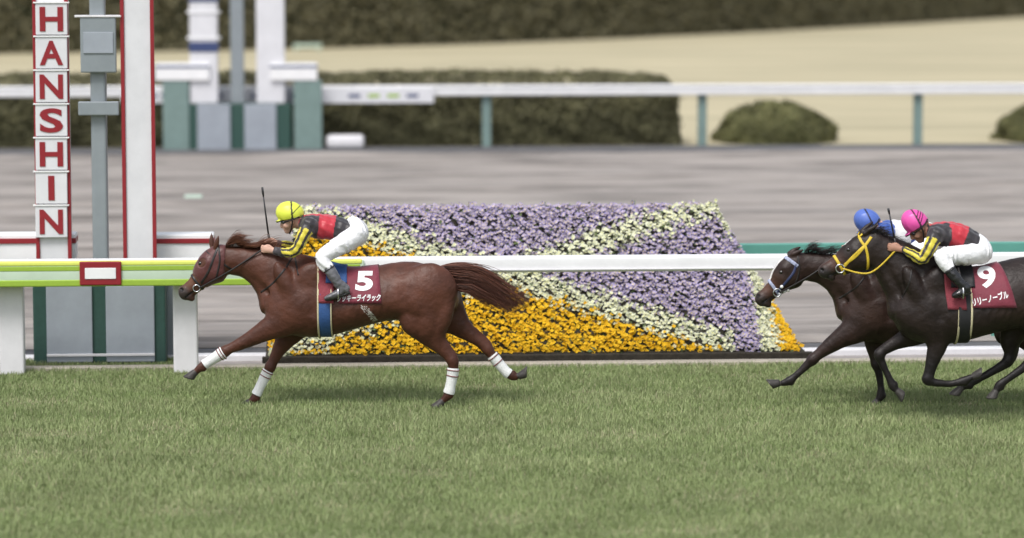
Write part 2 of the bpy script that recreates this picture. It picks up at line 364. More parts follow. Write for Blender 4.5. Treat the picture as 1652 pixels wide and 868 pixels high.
# ------------------------------------------------------------------ finish towers
def near_tower():
    D = 2.78; org = (S(157, 580, D)[0], D, 0)
    root = tthing('finish_tower', org, label='tall near finish tower with red stacked HANSHIN letters on white pillar', cat='tower')
    # dark green plinth with blue-grey front panels
    a, b, _, z1 = bx(52, 268, 455, 590, D)
    MB().box(a, b, D + .02, D + .40, 0, z1, .015).build('plinth', M_darkgreen, root, org)
    for u0, u1 in ((74, 150), (170, 250)):
        s0, s1, z0, zt = bx(u0, u1, 461, 579, D)
        pn = MB().box(s0, s1, D - .012, D + .018, .04, zt, .008).build('front_panel', M_bluegrey, root, org)
    a, b, _, _ = bx(74, 250, 461, 579, D)
    MB().box(a, b, D - .03, D - .013, .10, .125, .004).build('kick_rail', M_postwhite, root, org)
    # centre mast with grey boxes
    s0, s1, _, zt = bx(142, 174, -70, 440, D)
    MB().box(s0, s1, D + .05, D + .25, z1, zt, .02).build('centre_mast', M_greysteel, root, org)
    s0, s1, z0, zt2 = bx(129, 188, 28, 117, D)
    cb = MB().box(s0, s1, D - .02, D + .048, z0, zt2, .012).build('camera_box', M_greysteel, root, org)
    MB().box(s0 - .05, s1 + .05, D - .03, D + .10, zt2 + .001, zt2 + .02, .004).build('box_cap', M_postwhite, cb, org)
    q0, q1, r0, r1 = bx(134, 183, 52, 86, D - .02)
    MB().box(q0, q1, D - .032, D - .021, r0, r1, .004).build('box_face', M_bluegrey, cb, org)
    s0, s1, z0, zt2 = bx(126, 192, 164, 186, D)
    MB().box(s0, s1, D - .02, D + .048, z0, zt2, .01).build('cross_bracket', M_greysteel, root, org)
    # side pillars
    for (u0, u1, nm) in ((53, 113, 'letter_pillar'), (195, 250, 'plain_pillar')):
        s0, s1, _, zt = bx(u0, u1, -95, 440, D)
        pl = MB().box(s0, s1, D + .02, D + .36, z1, zt, .02).build(nm, M_towerwhite, root, org)
        if nm == 'letter_pillar': pl['label'] = 'white pillar with red letters down its face'
        for e in (s0, s1):
            MB().box(e - .018, e + .018, D - .0, D + .06, z1, zt - .02, .004).build('corner_trim', M_red, pl, org)
        if nm == 'letter_pillar':
            for i, ch in enumerate('HANSHIN'):
                v0 = 3.5 + 54.5 * i; p0, p1, y0, y1 = bx(u0 + 4, u1 - 4, v0 + 2, v0 + 52.5, D - .02)
                lp = MB().box(p0, p1, D - .03, D + .018, y0, y1, .006).build('letter_panel', M_towerwhite, pl, org)
                MB().box(p0 - .02, p1 + .02, D - .04, D + .017, y1 + .001, y1 + .014, .002).build('panel_ledge', M_railwhite, pl, org)
                me = text_mesh(ch, 0.028, 0.01); co = fit_text(me, (p1 - p0) * (.74 if ch != 'I' else .2), (y1 - y0) * .78)
                V = np.stack([co[:, 0] + (p0 + p1) / 2 - org[0], D - .034 - co[:, 2] * .2 - org[1], co[:, 1] + (y0 + y1) / 2], -1)
                me.vertices.foreach_set('co', V.astype(np.float32).ravel()); me.materials.append(M_red); me.update()
                o = bpy.data.objects.new('letter', me); link(o, parent=lp)
                o['label'] = 'dark red capital letter ' + ch
    # white sign boxes with a red stripe to either side
    for u0, u1 in ((-75, 122), (222, 345)):
        s0, s1, z0, zt = bx(u0, u1, 379, 419, D + .32)
        bo = MB().box(s0, s1, D - .10 + .42, D + .62, z0, zt, .012).build('sign_box', M_railwhite, root, org)
        _, _, r0, r1 = bx(u0, u1, 385.5, 392.5, D + .31)
        MB().box(s0 - .006, s1 + .006, D + .305, D + .63, r0, r1, .003).build('red_stripe', M_red, bo, org)
        MB().box(s0 + .25, s0 + .37, D + .40, D + .52, 0, z0 - .002, .006).build('support_post', M_greysteel, root, org)
near_tower()

def far_tower():
    D = 32.0; org = (S(381, 245, D)[0], D, 0)
    root = tthing('finish_tower', org, label='far finish tower in white and navy beyond the dirt track', cat='tower')
    a, b, _, z1 = bx(296, 470, 168, 246, D)
    MB().box(a, b, D + .03, D + .6, 0, z1, .02).build('plinth', M_darkgreen, root, org)
    for u0, u1 in ((318, 372), (394, 446)):
        s0, s1, z0, zt = bx(u0, u1, 168, 243, D)
        MB().box(s0, s1, D - .015, D + .028, .05, zt, .01).build('front_panel', M_bluegrey, root, org)
    s0, s1, _, zt = bx(370, 394, -60, 168, D)
    MB().box(s0, s1, D + .1, D + .35, z1, zt, .02).build('centre_mast', M_greysteel, root, org)
    for (u0, u1, nm) in ((304, 352, 'banded_pillar'), (412, 460, 'plain_pillar')):
        s0, s1, _, zt = bx(u0, u1, -70, 168, D)
        pl = MB().box(s0, s1, D + .05, D + .55, z1, zt, .03).build(nm, M_towerwhite, root, org)
        if nm == 'banded_pillar':
            for v0, v1 in ((-4, 3), (68, 84)):
                _, _, y0, y1 = bx(u0, u1, v0, v1, D)
                MB().box(s0 - .012, s1 + .012, D + .036, D + .56, y0, y1, .004).build('navy_band', M_navy, pl, org)
            for v0 in (20, 62):
                _, _, y0, y1 = bx(u0, u1, v0 - 1.5, v0 + 1.5, D)
                MB().box(s0 - .05, s1 + .05, D + .03, D + .57, y0, y1, .004).build('ledge', M_railwhite, pl, org)
    for u0, u1, p0, p1 in ((250, 338, 262, 306), (436, 512, 474, 520)):
        s0, s1, z0, zt = bx(u0, u1, 103, 130, D - .02)
        bo = MB().box(s0, s1, D - .02, D + .5, z0, zt, .015).build('sign_box', M_railwhite, root, org)
        _, _, r0, r1 = bx(u0, u1, 106, 109.5, D - .02)
        MB().box(s0 - .006, s1 + .006, D - .028, D + .506, r0, r1, .002).build('navy_stripe', M_navy, bo, org)
        s0, s1, _, _ = bx(p0, p1, 130, 245, D)
        MB().box(s0, s1, D, D + .4, 0, z0 - .002, .02).build('side_post', M_tealgrey, root, org)
far_tower()
s, z = S(557, 241, 32.2)
MB().box(s - .36, s + .36, 32.1, 32.6, .06, .30, .07, 4).build('drain_box', M_postwhite, None, (s, 32.3, .06), smooth=True,
    label='low rounded white box at the foot of the far hedge', cat='box')
s, d = GD(312, 322)
MB().box(s - .14, s + .14, d - .12, d + .12, .01, .07, .02).build('track_marker', M_palegreen, None, (s, d, .01),
    label='small pale green marker plate lying on the sand', cat='marker')
s, d = GD(496, 83)
mk = tthing('lawn_board', (s, d, 0), label='narrow pale green board at the foot of the tall dark hedge', cat='board')
MB().box(s - .5, s + .5, d, d + .12, .14, .26, .01).build('top_board', M_palegreen, mk, (s, d, 0))
for e in (-.4, .4): MB().box(s + e - .04, s + e + .04, d + .01, d + .09, 0, .139, .006).build('leg', M_palegreen, mk, (s, d, 0))

# ------------------------------------------------------------------ hedges and bushes (clipped, built of leaf faces)
def leaf_mesh(name, pts, nrm, size, cols, parent, org, jitter=0.8):
    n = len(pts)
    nr = nrm + RNG.normal(0, jitter, (n, 3)); nr /= np.linalg.norm(nr, axis=1)[:, None]
    t = np.cross(nr, RNG.normal(0, 1, (n, 3))); t /= np.linalg.norm(t, axis=1)[:, None]
    b = np.cross(nr, t); sz = size * RNG.uniform(.6, 1.3, n)[:, None]
    V = np.stack([pts - t * sz, pts - b * sz * .45, pts + t * sz, pts + b * sz * .45], 1).reshape(-1, 3) - np.array(org)
    Fq = (np.arange(n) * 4)[:, None] + np.arange(4)[None]
    o = bpy.data.objects.new(name, np_mesh(name, V, Fq, smooth=False, cols=np.repeat(cols, 4, 0), mats=[M_leaf])); link(o, parent=parent, kind='stuff')
def clump(p, n):
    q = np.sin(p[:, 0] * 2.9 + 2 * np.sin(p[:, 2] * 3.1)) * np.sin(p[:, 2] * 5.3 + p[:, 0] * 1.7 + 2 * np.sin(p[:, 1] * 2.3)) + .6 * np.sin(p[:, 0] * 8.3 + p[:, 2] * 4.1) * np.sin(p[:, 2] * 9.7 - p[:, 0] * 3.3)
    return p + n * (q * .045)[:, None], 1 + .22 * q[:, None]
def leafcol(n, a, b): 
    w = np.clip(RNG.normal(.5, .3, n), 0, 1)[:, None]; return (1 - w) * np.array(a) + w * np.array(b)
def box_hedge():
    s0, _ = S(-160, 240, 33.6); s1, _ = S(1092, 240, 33.6); d0, d1 = 33.5, 35.2; _, h = S(800, 119, 34.6)
    org = ((s0 + s1) / 2, d0, 0)
    root = tthing('box_hedge', org, label='long low clipped dark hedge behind the far rail', cat='hedge')
    R = .38
    def top(s): 
        e = np.clip((s - (s1 - 1.9)) / 1.9, 0, 1); return h - .14 * e ** 2.5 - .16 * np.clip((e - .90) / .10, 0, 1) ** 2
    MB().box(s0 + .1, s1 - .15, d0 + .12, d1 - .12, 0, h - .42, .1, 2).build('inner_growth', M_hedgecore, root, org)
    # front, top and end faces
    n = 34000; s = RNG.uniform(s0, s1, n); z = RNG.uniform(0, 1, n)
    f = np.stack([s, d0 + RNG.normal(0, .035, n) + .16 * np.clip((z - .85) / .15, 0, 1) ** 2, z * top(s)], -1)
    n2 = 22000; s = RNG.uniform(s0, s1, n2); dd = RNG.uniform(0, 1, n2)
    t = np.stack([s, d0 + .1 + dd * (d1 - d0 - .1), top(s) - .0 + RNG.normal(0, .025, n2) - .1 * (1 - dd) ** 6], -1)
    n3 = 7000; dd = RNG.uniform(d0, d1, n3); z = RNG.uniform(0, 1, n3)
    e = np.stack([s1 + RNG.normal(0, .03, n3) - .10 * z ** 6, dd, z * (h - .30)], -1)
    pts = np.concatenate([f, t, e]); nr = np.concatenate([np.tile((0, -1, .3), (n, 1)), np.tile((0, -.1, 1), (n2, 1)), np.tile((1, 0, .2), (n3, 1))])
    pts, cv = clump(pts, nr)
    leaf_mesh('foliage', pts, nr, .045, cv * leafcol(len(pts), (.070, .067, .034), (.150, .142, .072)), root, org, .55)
box_hedge()
def dome(u, hw, vt, d, label):
    s, _ = S(u, 240, d); r = hw * (d + DIST) / FPX; _, h = S(u, vt, d); org = (s, d, 0)
    root = tthing('round_shrub', org, label=label, cat='shrub', group='clipped dome shrubs on the lawn')
    bm = MB(); q = bmesh.ops.create_uvsphere(bm.bm, u_segments=24, v_segments=14, radius=1)
    bmesh.ops.scale(bm.bm, vec=(r * .9, r * .9, h * .92), verts=q['verts']); bmesh.ops.translate(bm.bm, vec=(s, d, 0), verts=q['verts'])
    bmesh.ops.delete(bm.bm, geom=[v for v in bm.bm.verts if v.co.z < -.01], context='VERTS')
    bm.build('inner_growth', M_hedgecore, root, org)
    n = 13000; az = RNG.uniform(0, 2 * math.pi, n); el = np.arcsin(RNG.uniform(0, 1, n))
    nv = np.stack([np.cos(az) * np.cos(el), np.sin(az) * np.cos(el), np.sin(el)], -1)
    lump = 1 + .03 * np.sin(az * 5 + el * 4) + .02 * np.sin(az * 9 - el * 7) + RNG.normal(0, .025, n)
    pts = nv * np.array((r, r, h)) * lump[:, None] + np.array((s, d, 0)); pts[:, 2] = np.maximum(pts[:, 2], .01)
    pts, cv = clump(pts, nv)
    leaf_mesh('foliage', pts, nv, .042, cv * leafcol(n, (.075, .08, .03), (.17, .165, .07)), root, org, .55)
dome(1249, 97, 165, 34.6, 'round clipped shrub standing whole on the khaki lawn')
dome(1700, 96, 163, 34.6, 'round clipped shrub cut off by the right edge')
def back_hedge():
    uv = [(-700, 98), (-120, 88), (300, 82), (520, 78), (760, 71), (1000, 62), (1250, 50), (1450, 39), (1652, 27), (1900, 12), (2300, -12)]
    g = np.array([GD(u, v) for u, v in uv]); H = 3.9
    seg = np.linalg.norm(np.diff(g, axis=0), axis=1); cum = np.concatenate([[0], np.cumsum(seg)])
    org = (g[4, 0], g[4, 1], 0)
    root = tthing('tall_hedge', org, label='tall dark clipped hedge along the top of the picture', cat='hedge')
    n = 60000; q = RNG.uniform(0, cum[-1], n); z = RNG.uniform(0, 1, n)
    s = np.interp(q, cum, g[:, 0]); d = np.interp(q, cum, g[:, 1])
    bulge = .25 * np.sin(q * 1.3) * np.sin(z * 9 + q * .3)
    pts = np.stack([s, d + bulge * .3 + RNG.normal(0, .09, n), z * H], -1)
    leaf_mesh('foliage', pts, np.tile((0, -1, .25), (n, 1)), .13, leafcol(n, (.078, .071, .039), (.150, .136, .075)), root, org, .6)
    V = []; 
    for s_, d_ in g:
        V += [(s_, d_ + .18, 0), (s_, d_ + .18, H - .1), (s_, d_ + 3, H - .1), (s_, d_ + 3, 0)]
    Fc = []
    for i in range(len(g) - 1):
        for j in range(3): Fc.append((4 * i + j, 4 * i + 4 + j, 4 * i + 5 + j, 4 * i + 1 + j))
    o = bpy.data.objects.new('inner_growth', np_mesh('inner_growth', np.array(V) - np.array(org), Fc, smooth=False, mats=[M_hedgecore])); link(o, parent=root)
back_hedge()

# ------------------------------------------------------------------ flower bed
def flower_bed():
    d0, d1 = 2.72, 4.02
    sL, _ = S(428, 584, d0); sR, _ = S(1306, 584, d0); _, H = S(800, 336, d1 - .15)
    org = ((sL + sR) / 2, d0, 0)
    root = tthing('flower_bed', org, label='sloping display bed of purple, white and yellow flowers behind the rail', cat='flower bed')
    hipR, hipL = .78, .34
    def surf(s, t):                                       # t 0..1 from the front edge to the back
        e = np.minimum(1, np.minimum((sR - s) / hipR, (s - sL) / hipL)); e = np.clip(e, 0.02, 1)
        return d0 + .05 + t * (d1 - d0 - .1), .10 + (H - .10) * np.minimum(t / .94, 1) * e
    # soil body in tiers
    nt = 15; ss = np.concatenate([[sL], np.linspace(sL + hipL, sR - hipR, 4), np.linspace(sR - hipR + .1, sR, 8)])
    for i in range(nt):
        t0, t1 = i / nt, (i + 1) / nt; V = []
        for s in ss:
            da, za = surf(s, t0 + .5 / nt); dA = surf(s, t0)[0]; dB = surf(s, t1)[0]
            V += [(s, dA, 0), (s, dA, za - .05), (s, dB, za - .05), (s, dB, 0)]
        Fc = [(4 * k + j, 4 * k + 4 + j, 4 * k + 5 + j, 4 * k + 1 + j) for k in range(len(ss) - 1) for j in range(3)] + [(0, 1, 2, 3), tuple(4 * (len(ss) - 1) + j for j in (3, 2, 1, 0))]
        o = bpy.data.objects.new('planting_tier', np_mesh('planting_tier', np.array(V) - np.array(org), Fc, smooth=False, mats=[M_soil])); link(o, parent=root)
    MB().box(sL - .03, sR + .03, d0 - .03, d0 + .045, 0, .085, .01).build('front_board', M_soil, root, org)
    # blossoms in tight rows, colour by the planted pattern (two white bands crossing)
    rows = 58; pos, typ = [], []
    for r in range(rows):
        t = (r + .5) / rows
        for s in np.arange(sL + .03, sR - .03, .0185):
            s_ = s + RNG.normal(0, .011); t_ = t + RNG.normal(0, .006)
            t_ = min(max(t_, .005), .995); d, z = surf(s_, t_)
            e = min(1, (sR - s_) / hipR, (s_ - sL) / hipL)
            if e < .06 + .10 * abs(math.sin(t_ * 37 + 2 * math.sin(t_ * 91))): continue
            w = s_ * EV + d * NV; a = w[0]; y = w[1]; zz = z
            # pattern in bed coordinates: a runs left-right 0..1 over the main face, b bottom-top
            A = (s_ - (sL + .06)) / ((sR - .72) - (sL + .06)); B = t_
            n1 = RNG.normal(0, .030)
            if A > 1.0:
                q = (s_ - (sR - .72)) / .72
                ty = 0 if q < .36 + n1 else (1 if q < .62 + n1 * 2 else 2)
                if q < .12 and B > .85: ty = 1
            else:
                u1 = B - (0.03 + A * 0.94); u2 = B - (0.97 - A * 0.94)
                bw = .078
                if abs(u1 + n1) < bw or abs(u2 + n1) < bw: ty = 1
                elif u1 > 0 and u2 > 0: ty = 0            # top
                elif u1 < 0 and u2 < 0: ty = 2            # bottom
                elif u1 < 0: ty = 0                       # right
                else: ty = 2                              # left
            if RNG.random() < .04: continue
            lump = .012 * math.sin(s_ * 17 + 3 * math.sin(t_ * 31)) * math.sin(t_ * 43 + 2 * math.sin(s_ * 11)) + .012 * math.sin(s_ * 41 + t_ * 67)
            pos.append((s_ + .5 * lump, d - lump, z + lump + RNG.normal(0, .016))); typ.append(ty)
    pos = np.array(pos); typ = np.array(typ)
    pal = {0: ((.25, .215, .50), (.41, .365, .68), 'purple_flowers'), 1: ((.50, .54, .44), (.74, .76, .66), 'white_flowers'), 2: ((.66, .38, .010), (.86, .58, .03), 'yellow_flowers')}
    ang = np.arange(8) * math.pi / 4
    for ty, (ca, cb, nm) in pal.items():
        p = pos[typ == ty]; n = len(p)
        nr = np.tile((0, -.72, .69), (n, 1)) + RNG.normal(0, .35, (n, 3)); nr /= np.linalg.norm(nr, axis=1)[:, None]
        t = np.cross(nr, np.tile((1., .2, .1), (n, 1))); t /= np.linalg.norm(t, axis=1)[:, None]; b = np.cross(nr, t)
        R = RNG.uniform(.0165, .0265, n)[:, None]
        V = [p - nr * .008]
        for k in range(8):
            rr = R * (1.0 if k % 2 == 0 else .68)
            V.append(p + t * rr * math.cos(ang[k]) + b * rr * math.sin(ang[k]) + nr * (.006 if k % 2 == 0 else 0))
        V = np.stack(V, 1).reshape(-1, 3) - np.array(org)
        tri = np.array([[0, k + 1, (k + 1) % 8 + 1] for k in range(8)])[None] + (np.arange(n) * 9)[:, None, None]
        col = np.repeat(leafcol(n, ca, cb), 9, 0)
        if ty == 0: col[::9] = (.55, .45, .10)
        if ty == 2: col[::9] = (.50, .24, .01)
        if ty == 1: col[::9] = (.62, .58, .20)
        o = bpy.data.objects.new(nm, np_mesh(nm, V, tri.reshape(-1, 3), smooth=False, cols=col, mats=[M_petal])); link(o, parent=root, kind='stuff')
    k = RNG.integers(0, len(pos), 9000); lp = pos[k] + RNG.normal(0, .016, (9000, 3)) + np.array((0, .026, -.034))
    leaf_mesh('flower_leaves', lp, np.tile((0, -.7, .7), (9000, 1)), .026, leafcol(9000, (.07, .11, .04), (.14, .18, .07)), root, org, .7)
flower_bed()
# ================================================================== FIGURES: implicit surfaces meshed in place
def catmull(A, per=6):
    A = np.asarray(A, float); n = len(A); out = []
    for i in range(n - 1):
        p0, p1, p2, p3 = A[max(i - 1, 0)], A[i], A[i + 1], A[min(i + 2, n - 1)]
        for t in np.arange(per) / per:
            out.append(.5 * ((2 * p1) + (-p0 + p2) * t + (2 * p0 - 5 * p1 + 4 * p2 - p3) * t * t + (-p0 + 3 * p1 - 3 * p2 + p3) * t ** 3))
    out.append(A[-1]); return np.array(out)
class Chain:
    """tapered limb: stations x, y, z, a (radius in the running plane), b (radius across)"""
    def __init__(self, st, per=5, k=.02): self.st = catmull(st, per) if per > 1 else np.asarray(st, float); self.k = k; self.st[:, 3:] = np.maximum(self.st[:, 3:], .001)
    def boxes(self):
        s = self.st
        for i in range(len(s) - 1):
            r = max(s[i, 3:].max(), s[i + 1, 3:].max())
            yield np.minimum(s[i, :3], s[i + 1, :3]) - r, np.maximum(s[i, :3], s[i + 1, :3]) + r
    def seg(self, i, X, Y, Z):
        A, B = self.st[i], self.st[i + 1]; d = B[:3] - A[:3]; L = d @ d + 1e-12
        t = np.clip(((X - A[0]) * d[0] + (Y - A[1]) * d[1] + (Z - A[2]) * d[2]) / L, 0, 1)
        a = A[3] + (B[3] - A[3]) * t; b = A[4] + (B[4] - A[4]) * t
        q2 = (X - A[0] - t * d[0]) ** 2 + (Z - A[2] - t * d[2]) ** 2; y2 = (Y - A[1] - t * d[1]) ** 2
        k0 = np.sqrt(q2 / a ** 2 + y2 / b ** 2); k1 = np.sqrt(q2 / a ** 4 + y2 / b ** 4) + 1e-9
        return np.where(k0 < 1e-4, -np.minimum(a, b), k0 * (k0 - 1) / k1)
    def ev(self, X, Y, Z):
        r = None
        for i in range(len(self.st) - 1):
            v = self.seg(i, X, Y, Z); r = v if r is None else np.minimum(r, v)
        return r
class Ell:
    """ellipsoid, turned by ang in the running (x-z) plane; optional second turn about z"""
    def __init__(self, c, r, ang=0., yaw=0., k=.02):
        self.c = np.asarray(c, float); self.r = np.asarray(r, float); self.k = k
        ca, sa = math.cos(ang), math.sin(ang); cy, sy = math.cos(yaw), math.sin(yaw)
        R1 = np.array(((ca, 0, sa), (0, 1, 0), (-sa, 0, ca))); R2 = np.array(((cy, sy, 0), (-sy, cy, 0), (0, 0, 1)))
        self.R = R1 @ R2
    def boxes(self):
        m = self.r.max(); yield self.c - m, self.c + m
    def ev(self, X, Y, Z):
        x, y, z = X - self.c[0], Y - self.c[1], Z - self.c[2]; R, r = self.R, self.r
        p = [(R[i, 0] * x + R[i, 1] * y + R[i, 2] * z) for i in range(3)]
        k0 = np.sqrt(sum((p[i] / r[i]) ** 2 for i in range(3))); k1 = np.sqrt(sum((p[i] / r[i] ** 2) ** 2 for i in range(3))) + 1e-9
        return np.where(k0 < 1e-4, -r.min(), k0 * (k0 - 1) / k1)
class Loft:
    """trunk: sections across x with top, bottom, half width; egg-shaped, narrower on top"""
    def __init__(self, st, yc, egg=.22, k=.03):
        s = catmull(st, 8); o = np.argsort(s[:, 0]); self.s = s[o]; self.yc = yc; self.egg = egg; self.k = k
    def boxes(self):
        s = self.s; w = s[:, 3].max() * 1.25
        yield np.array((s[0, 0] - .06, self.yc - w, s[:, 2].min())), np.array((s[-1, 0] + .06, self.yc + w, s[:, 1].max()))
    def ev(self, X, Y, Z):
        s = self.s; x0, x1 = s[0, 0], s[-1, 0]; xc = np.clip(X, x0, x1)
        top, bot, w = (np.interp(xc, s[:, 0], s[:, j]) for j in (1, 2, 3))
        c, a = (top + bot) / 2, (top - bot) / 2; q = (Z - c) / a
        b = w * (1 - self.egg * np.clip(q, -1, 1)); ex = (X - xc)
        k0 = np.sqrt(q ** 2 + ((Y - self.yc) / b) ** 2 + (ex / .05) ** 2)
        k1 = np.sqrt((q / a) ** 2 + ((Y - self.yc) / b ** 2) ** 2 + (ex / .0025) ** 2 * 1.0) + 1e-9
        return np.where(k0 < 1e-3, -np.minimum(a, b), np.minimum(k0 * (k0 - 1) / k1, (k0 - 1) * np.maximum(a, b)))
class Field:
    def __init__(self, prims, h, pad=.04):
        bs = [b for p in prims for b in p.boxes()]
        self.lo = np.min([b[0] for b in bs], 0) - pad; hi = np.max([b[1] for b in bs], 0) + pad; self.h = h
        self.n = np.ceil((hi - self.lo) / h).astype(int) + 1
        self.ax = [(self.lo[i] + np.arange(self.n[i]) * h).astype(np.float32) for i in range(3)]
        self.F = np.full(self.n, .5, np.float32)
        for p in prims: self.add(p)
    def sl(self, lo, hi, pad):
        i0 = np.maximum(np.floor((lo - pad - self.lo) / self.h).astype(int), 0); i1 = np.minimum(np.ceil((hi + pad - self.lo) / self.h).astype(int) + 1, self.n)
        return tuple(slice(a, b) for a, b in zip(i0, i1))
    def grid(self, s): return self.ax[0][s[0]][:, None, None], self.ax[1][s[1]][None, :, None], self.ax[2][s[2]][None, None, :]
    def sample(self, p, pad):
        bs = list(p.boxes()); lo = np.min([b[0] for b in bs], 0); hi = np.max([b[1] for b in bs], 0); s = self.sl(lo, hi, pad)
        if isinstance(p, Chain):
            T = np.full([q.stop - q.start for q in s], .5, np.float32)
            for i, b in enumerate(bs):
                g = self.sl(b[0], b[1], pad); loc = tuple(slice(a.start - c.start, a.stop - c.start) for a, c in zip(g, s))
                T[loc] = np.minimum(T[loc], p.seg(i, *self.grid(g)))
        else: T = p.ev(*self.grid(s)).astype(np.float32)
        return s, T
    def add(self, p):
        s, T = self.sample(p, p.k * 1.2 + .02); A = self.F[s]; k = p.k
        hh = np.maximum(k - np.abs(A - T), 0) / k; self.F[s] = np.minimum(A, T) - hh * hh * k / 4
    def cut(self, p, k=.008):
        s, T = self.sample(p, k + .02); A = self.F[s]; B = -T
        hh = np.maximum(k - np.abs(A - B), 0) / k; self.F[s] = np.maximum(A, B) + hh * hh * k / 4
    def plane(self, pt, nrm):
        """keep the side the normal points away from"""
        X, Y, Z = self.grid((slice(None),) * 3); nrm = np.asarray(nrm, float) / np.linalg.norm(nrm)
        self.F = np.maximum(self.F, ((X - pt[0]) * nrm[0] + (Y - pt[1]) * nrm[1] + (Z - pt[2]) * nrm[2]).astype(np.float32))
    def ripple(self, amp, fn):
        X, Y, Z = self.grid((slice(None),) * 3); self.F = self.F + (amp * fn(X, Y, Z)).astype(np.float32)
    def mesh(self, smooth=1):
        F, h = self.F, self.h; s = F < 0; n = F.shape
        cnt = np.zeros([m - 1 for m in n], np.int8); off = [(i, j, k) for i in (0, 1) for j in (0, 1) for k in (0, 1)]
        cs = lambda o: tuple(slice(o[a], n[a] - 1 + o[a]) for a in range(3))
        for o in off: cnt += s[cs(o)]
        act = (cnt > 0) & (cnt < 8); I = np.argwhere(act); idx = np.full(act.shape, -1, np.int64); idx[act] = np.arange(len(I))
        vals = {o: F[I[:, 0] + o[0], I[:, 1] + o[1], I[:, 2] + o[2]] for o in off}
        acc = np.zeros((len(I), 3)); num = np.zeros(len(I))
        for a in off:
            for d in range(3):
                if a[d]: continue
                b = list(a); b[d] = 1; b = tuple(b); va, vb = vals[a], vals[b]; cr = (va < 0) != (vb < 0)
                t = np.where(cr, va / np.where(cr, va - vb, 1), 0); p = np.tile(np.array(a, float), (len(I), 1)); p[:, d] = t
                acc[cr] += p[cr]; num[cr] += 1
        V = (I + acc / num[:, None]) * h + self.lo; faces = []
        for d in range(3):
            e, f = [(1, 2), (2, 0), (0, 1)][d]
            A = s[tuple(slice(0, n[q] - 1) if q == d else slice(1, n[q] - 1) for q in range(3))]
            B = s[tuple(slice(1, n[q]) if q == d else slice(1, n[q] - 1) for q in range(3))]
            E = np.argwhere(A != B); ins = A[E[:, 0], E[:, 1], E[:, 2]]
            def cell(de, df):
                c = E.copy(); c[:, e] += 1 + de; c[:, f] += 1 + df; return idx[c[:, 0], c[:, 1], c[:, 2]]
            q = np.stack([cell(-1, -1), cell(0, -1), cell(0, 0), cell(-1, 0)], 1); q[~ins] = q[~ins][:, ::-1]; faces.append(q)
        Q = np.concatenate(faces); Q = Q[(Q >= 0).all(1)]
        for _ in range(smooth):
            S2 = np.zeros_like(V); N2 = np.zeros(len(V))
            for k in range(4):
                a, b = Q[:, k], Q[:, (k + 1) % 4]
                for j in range(3): S2[:, j] += np.bincount(a, V[b, j], len(V)) + np.bincount(b, V[a, j], len(V))
                N2 += np.bincount(a, minlength=len(V)) + np.bincount(b, minlength=len(V))
            V = V * .4 + .6 * S2 / np.maximum(N2, 1)[:, None]
        return V, Q
def cols_const(V, c): return np.tile(np.asarray(c, float), (len(V), 1))

# ---- thin things laid on a surface
def tube(name, pts, rad, m, parent, org, n=8, closed=False):
    pts = [Vector(p) for p in pts]; N = len(pts); V = []; Fc = []
    rad = [rad] * N if np.isscalar(rad) else list(rad); up = Vector((0, 1, 0.01))
    for i, p in enumerate(pts):
        t = (pts[(i + 1) % N] - pts[i - 1]) if closed else (pts[min(i + 1, N - 1)] - pts[max(i - 1, 0)])
        t.normalize(); a = t.cross(up); a = a.normalized() if a.length > 1e-4 else t.orthogonal().normalized(); b = t.cross(a)
        V += [tuple(p + (a * math.cos(2 * math.pi * k / n) + b * math.sin(2 * math.pi * k / n)) * rad[i] - Vector(org)) for k in range(n)]
    for i in range(N if closed else N - 1):
        j = (i + 1) % N
        Fc += [(i * n + k, i * n + (k + 1) % n, j * n + (k + 1) % n, j * n + k) for k in range(n)]
    if not closed: Fc += [tuple(range(n - 1, -1, -1)), tuple((N - 1) * n + k for k in range(n))]
    o = bpy.data.objects.new(name, np_mesh(name, np.array(V), Fc, mats=[m])); return link(o, parent=parent)
def ribbon(name, pts, nrm, width, thick, m, parent, org, closed=False):
    N = len(pts); V = []; Fc = []; pts = [Vector(p) for p in pts]; nrm = [Vector(q).normalized() for q in nrm]
    for i, p in enumerate(pts):
        t = (pts[(i + 1) % N] - pts[i - 1]) if closed else (pts[min(i + 1, N - 1)] - pts[max(i - 1, 0)])
        w = t.normalized().cross(nrm[i]).normalized() * width / 2; q = nrm[i] * thick; o = Vector(org)
        V += [tuple(p - w - o - q), tuple(p - w + q * .6 - o), tuple(p - w * .7 + q - o), tuple(p + w * .7 + q - o), tuple(p + w + q * .6 - o), tuple(p + w - o - q)]
    for i in range(N if closed else N - 1):
        j = (i + 1) % N; Fc += [(i * 6 + k, i * 6 + (k + 1) % 6, j * 6 + (k + 1) % 6, j * 6 + k) for k in range(6)]
    if not closed: Fc += [(5, 4, 3, 2, 1, 0), tuple((N - 1) * 6 + k for k in range(6))]
    o = bpy.data.objects.new(name, np_mesh(name, np.array(V), Fc, mats=[m])); return link(o, parent=parent)
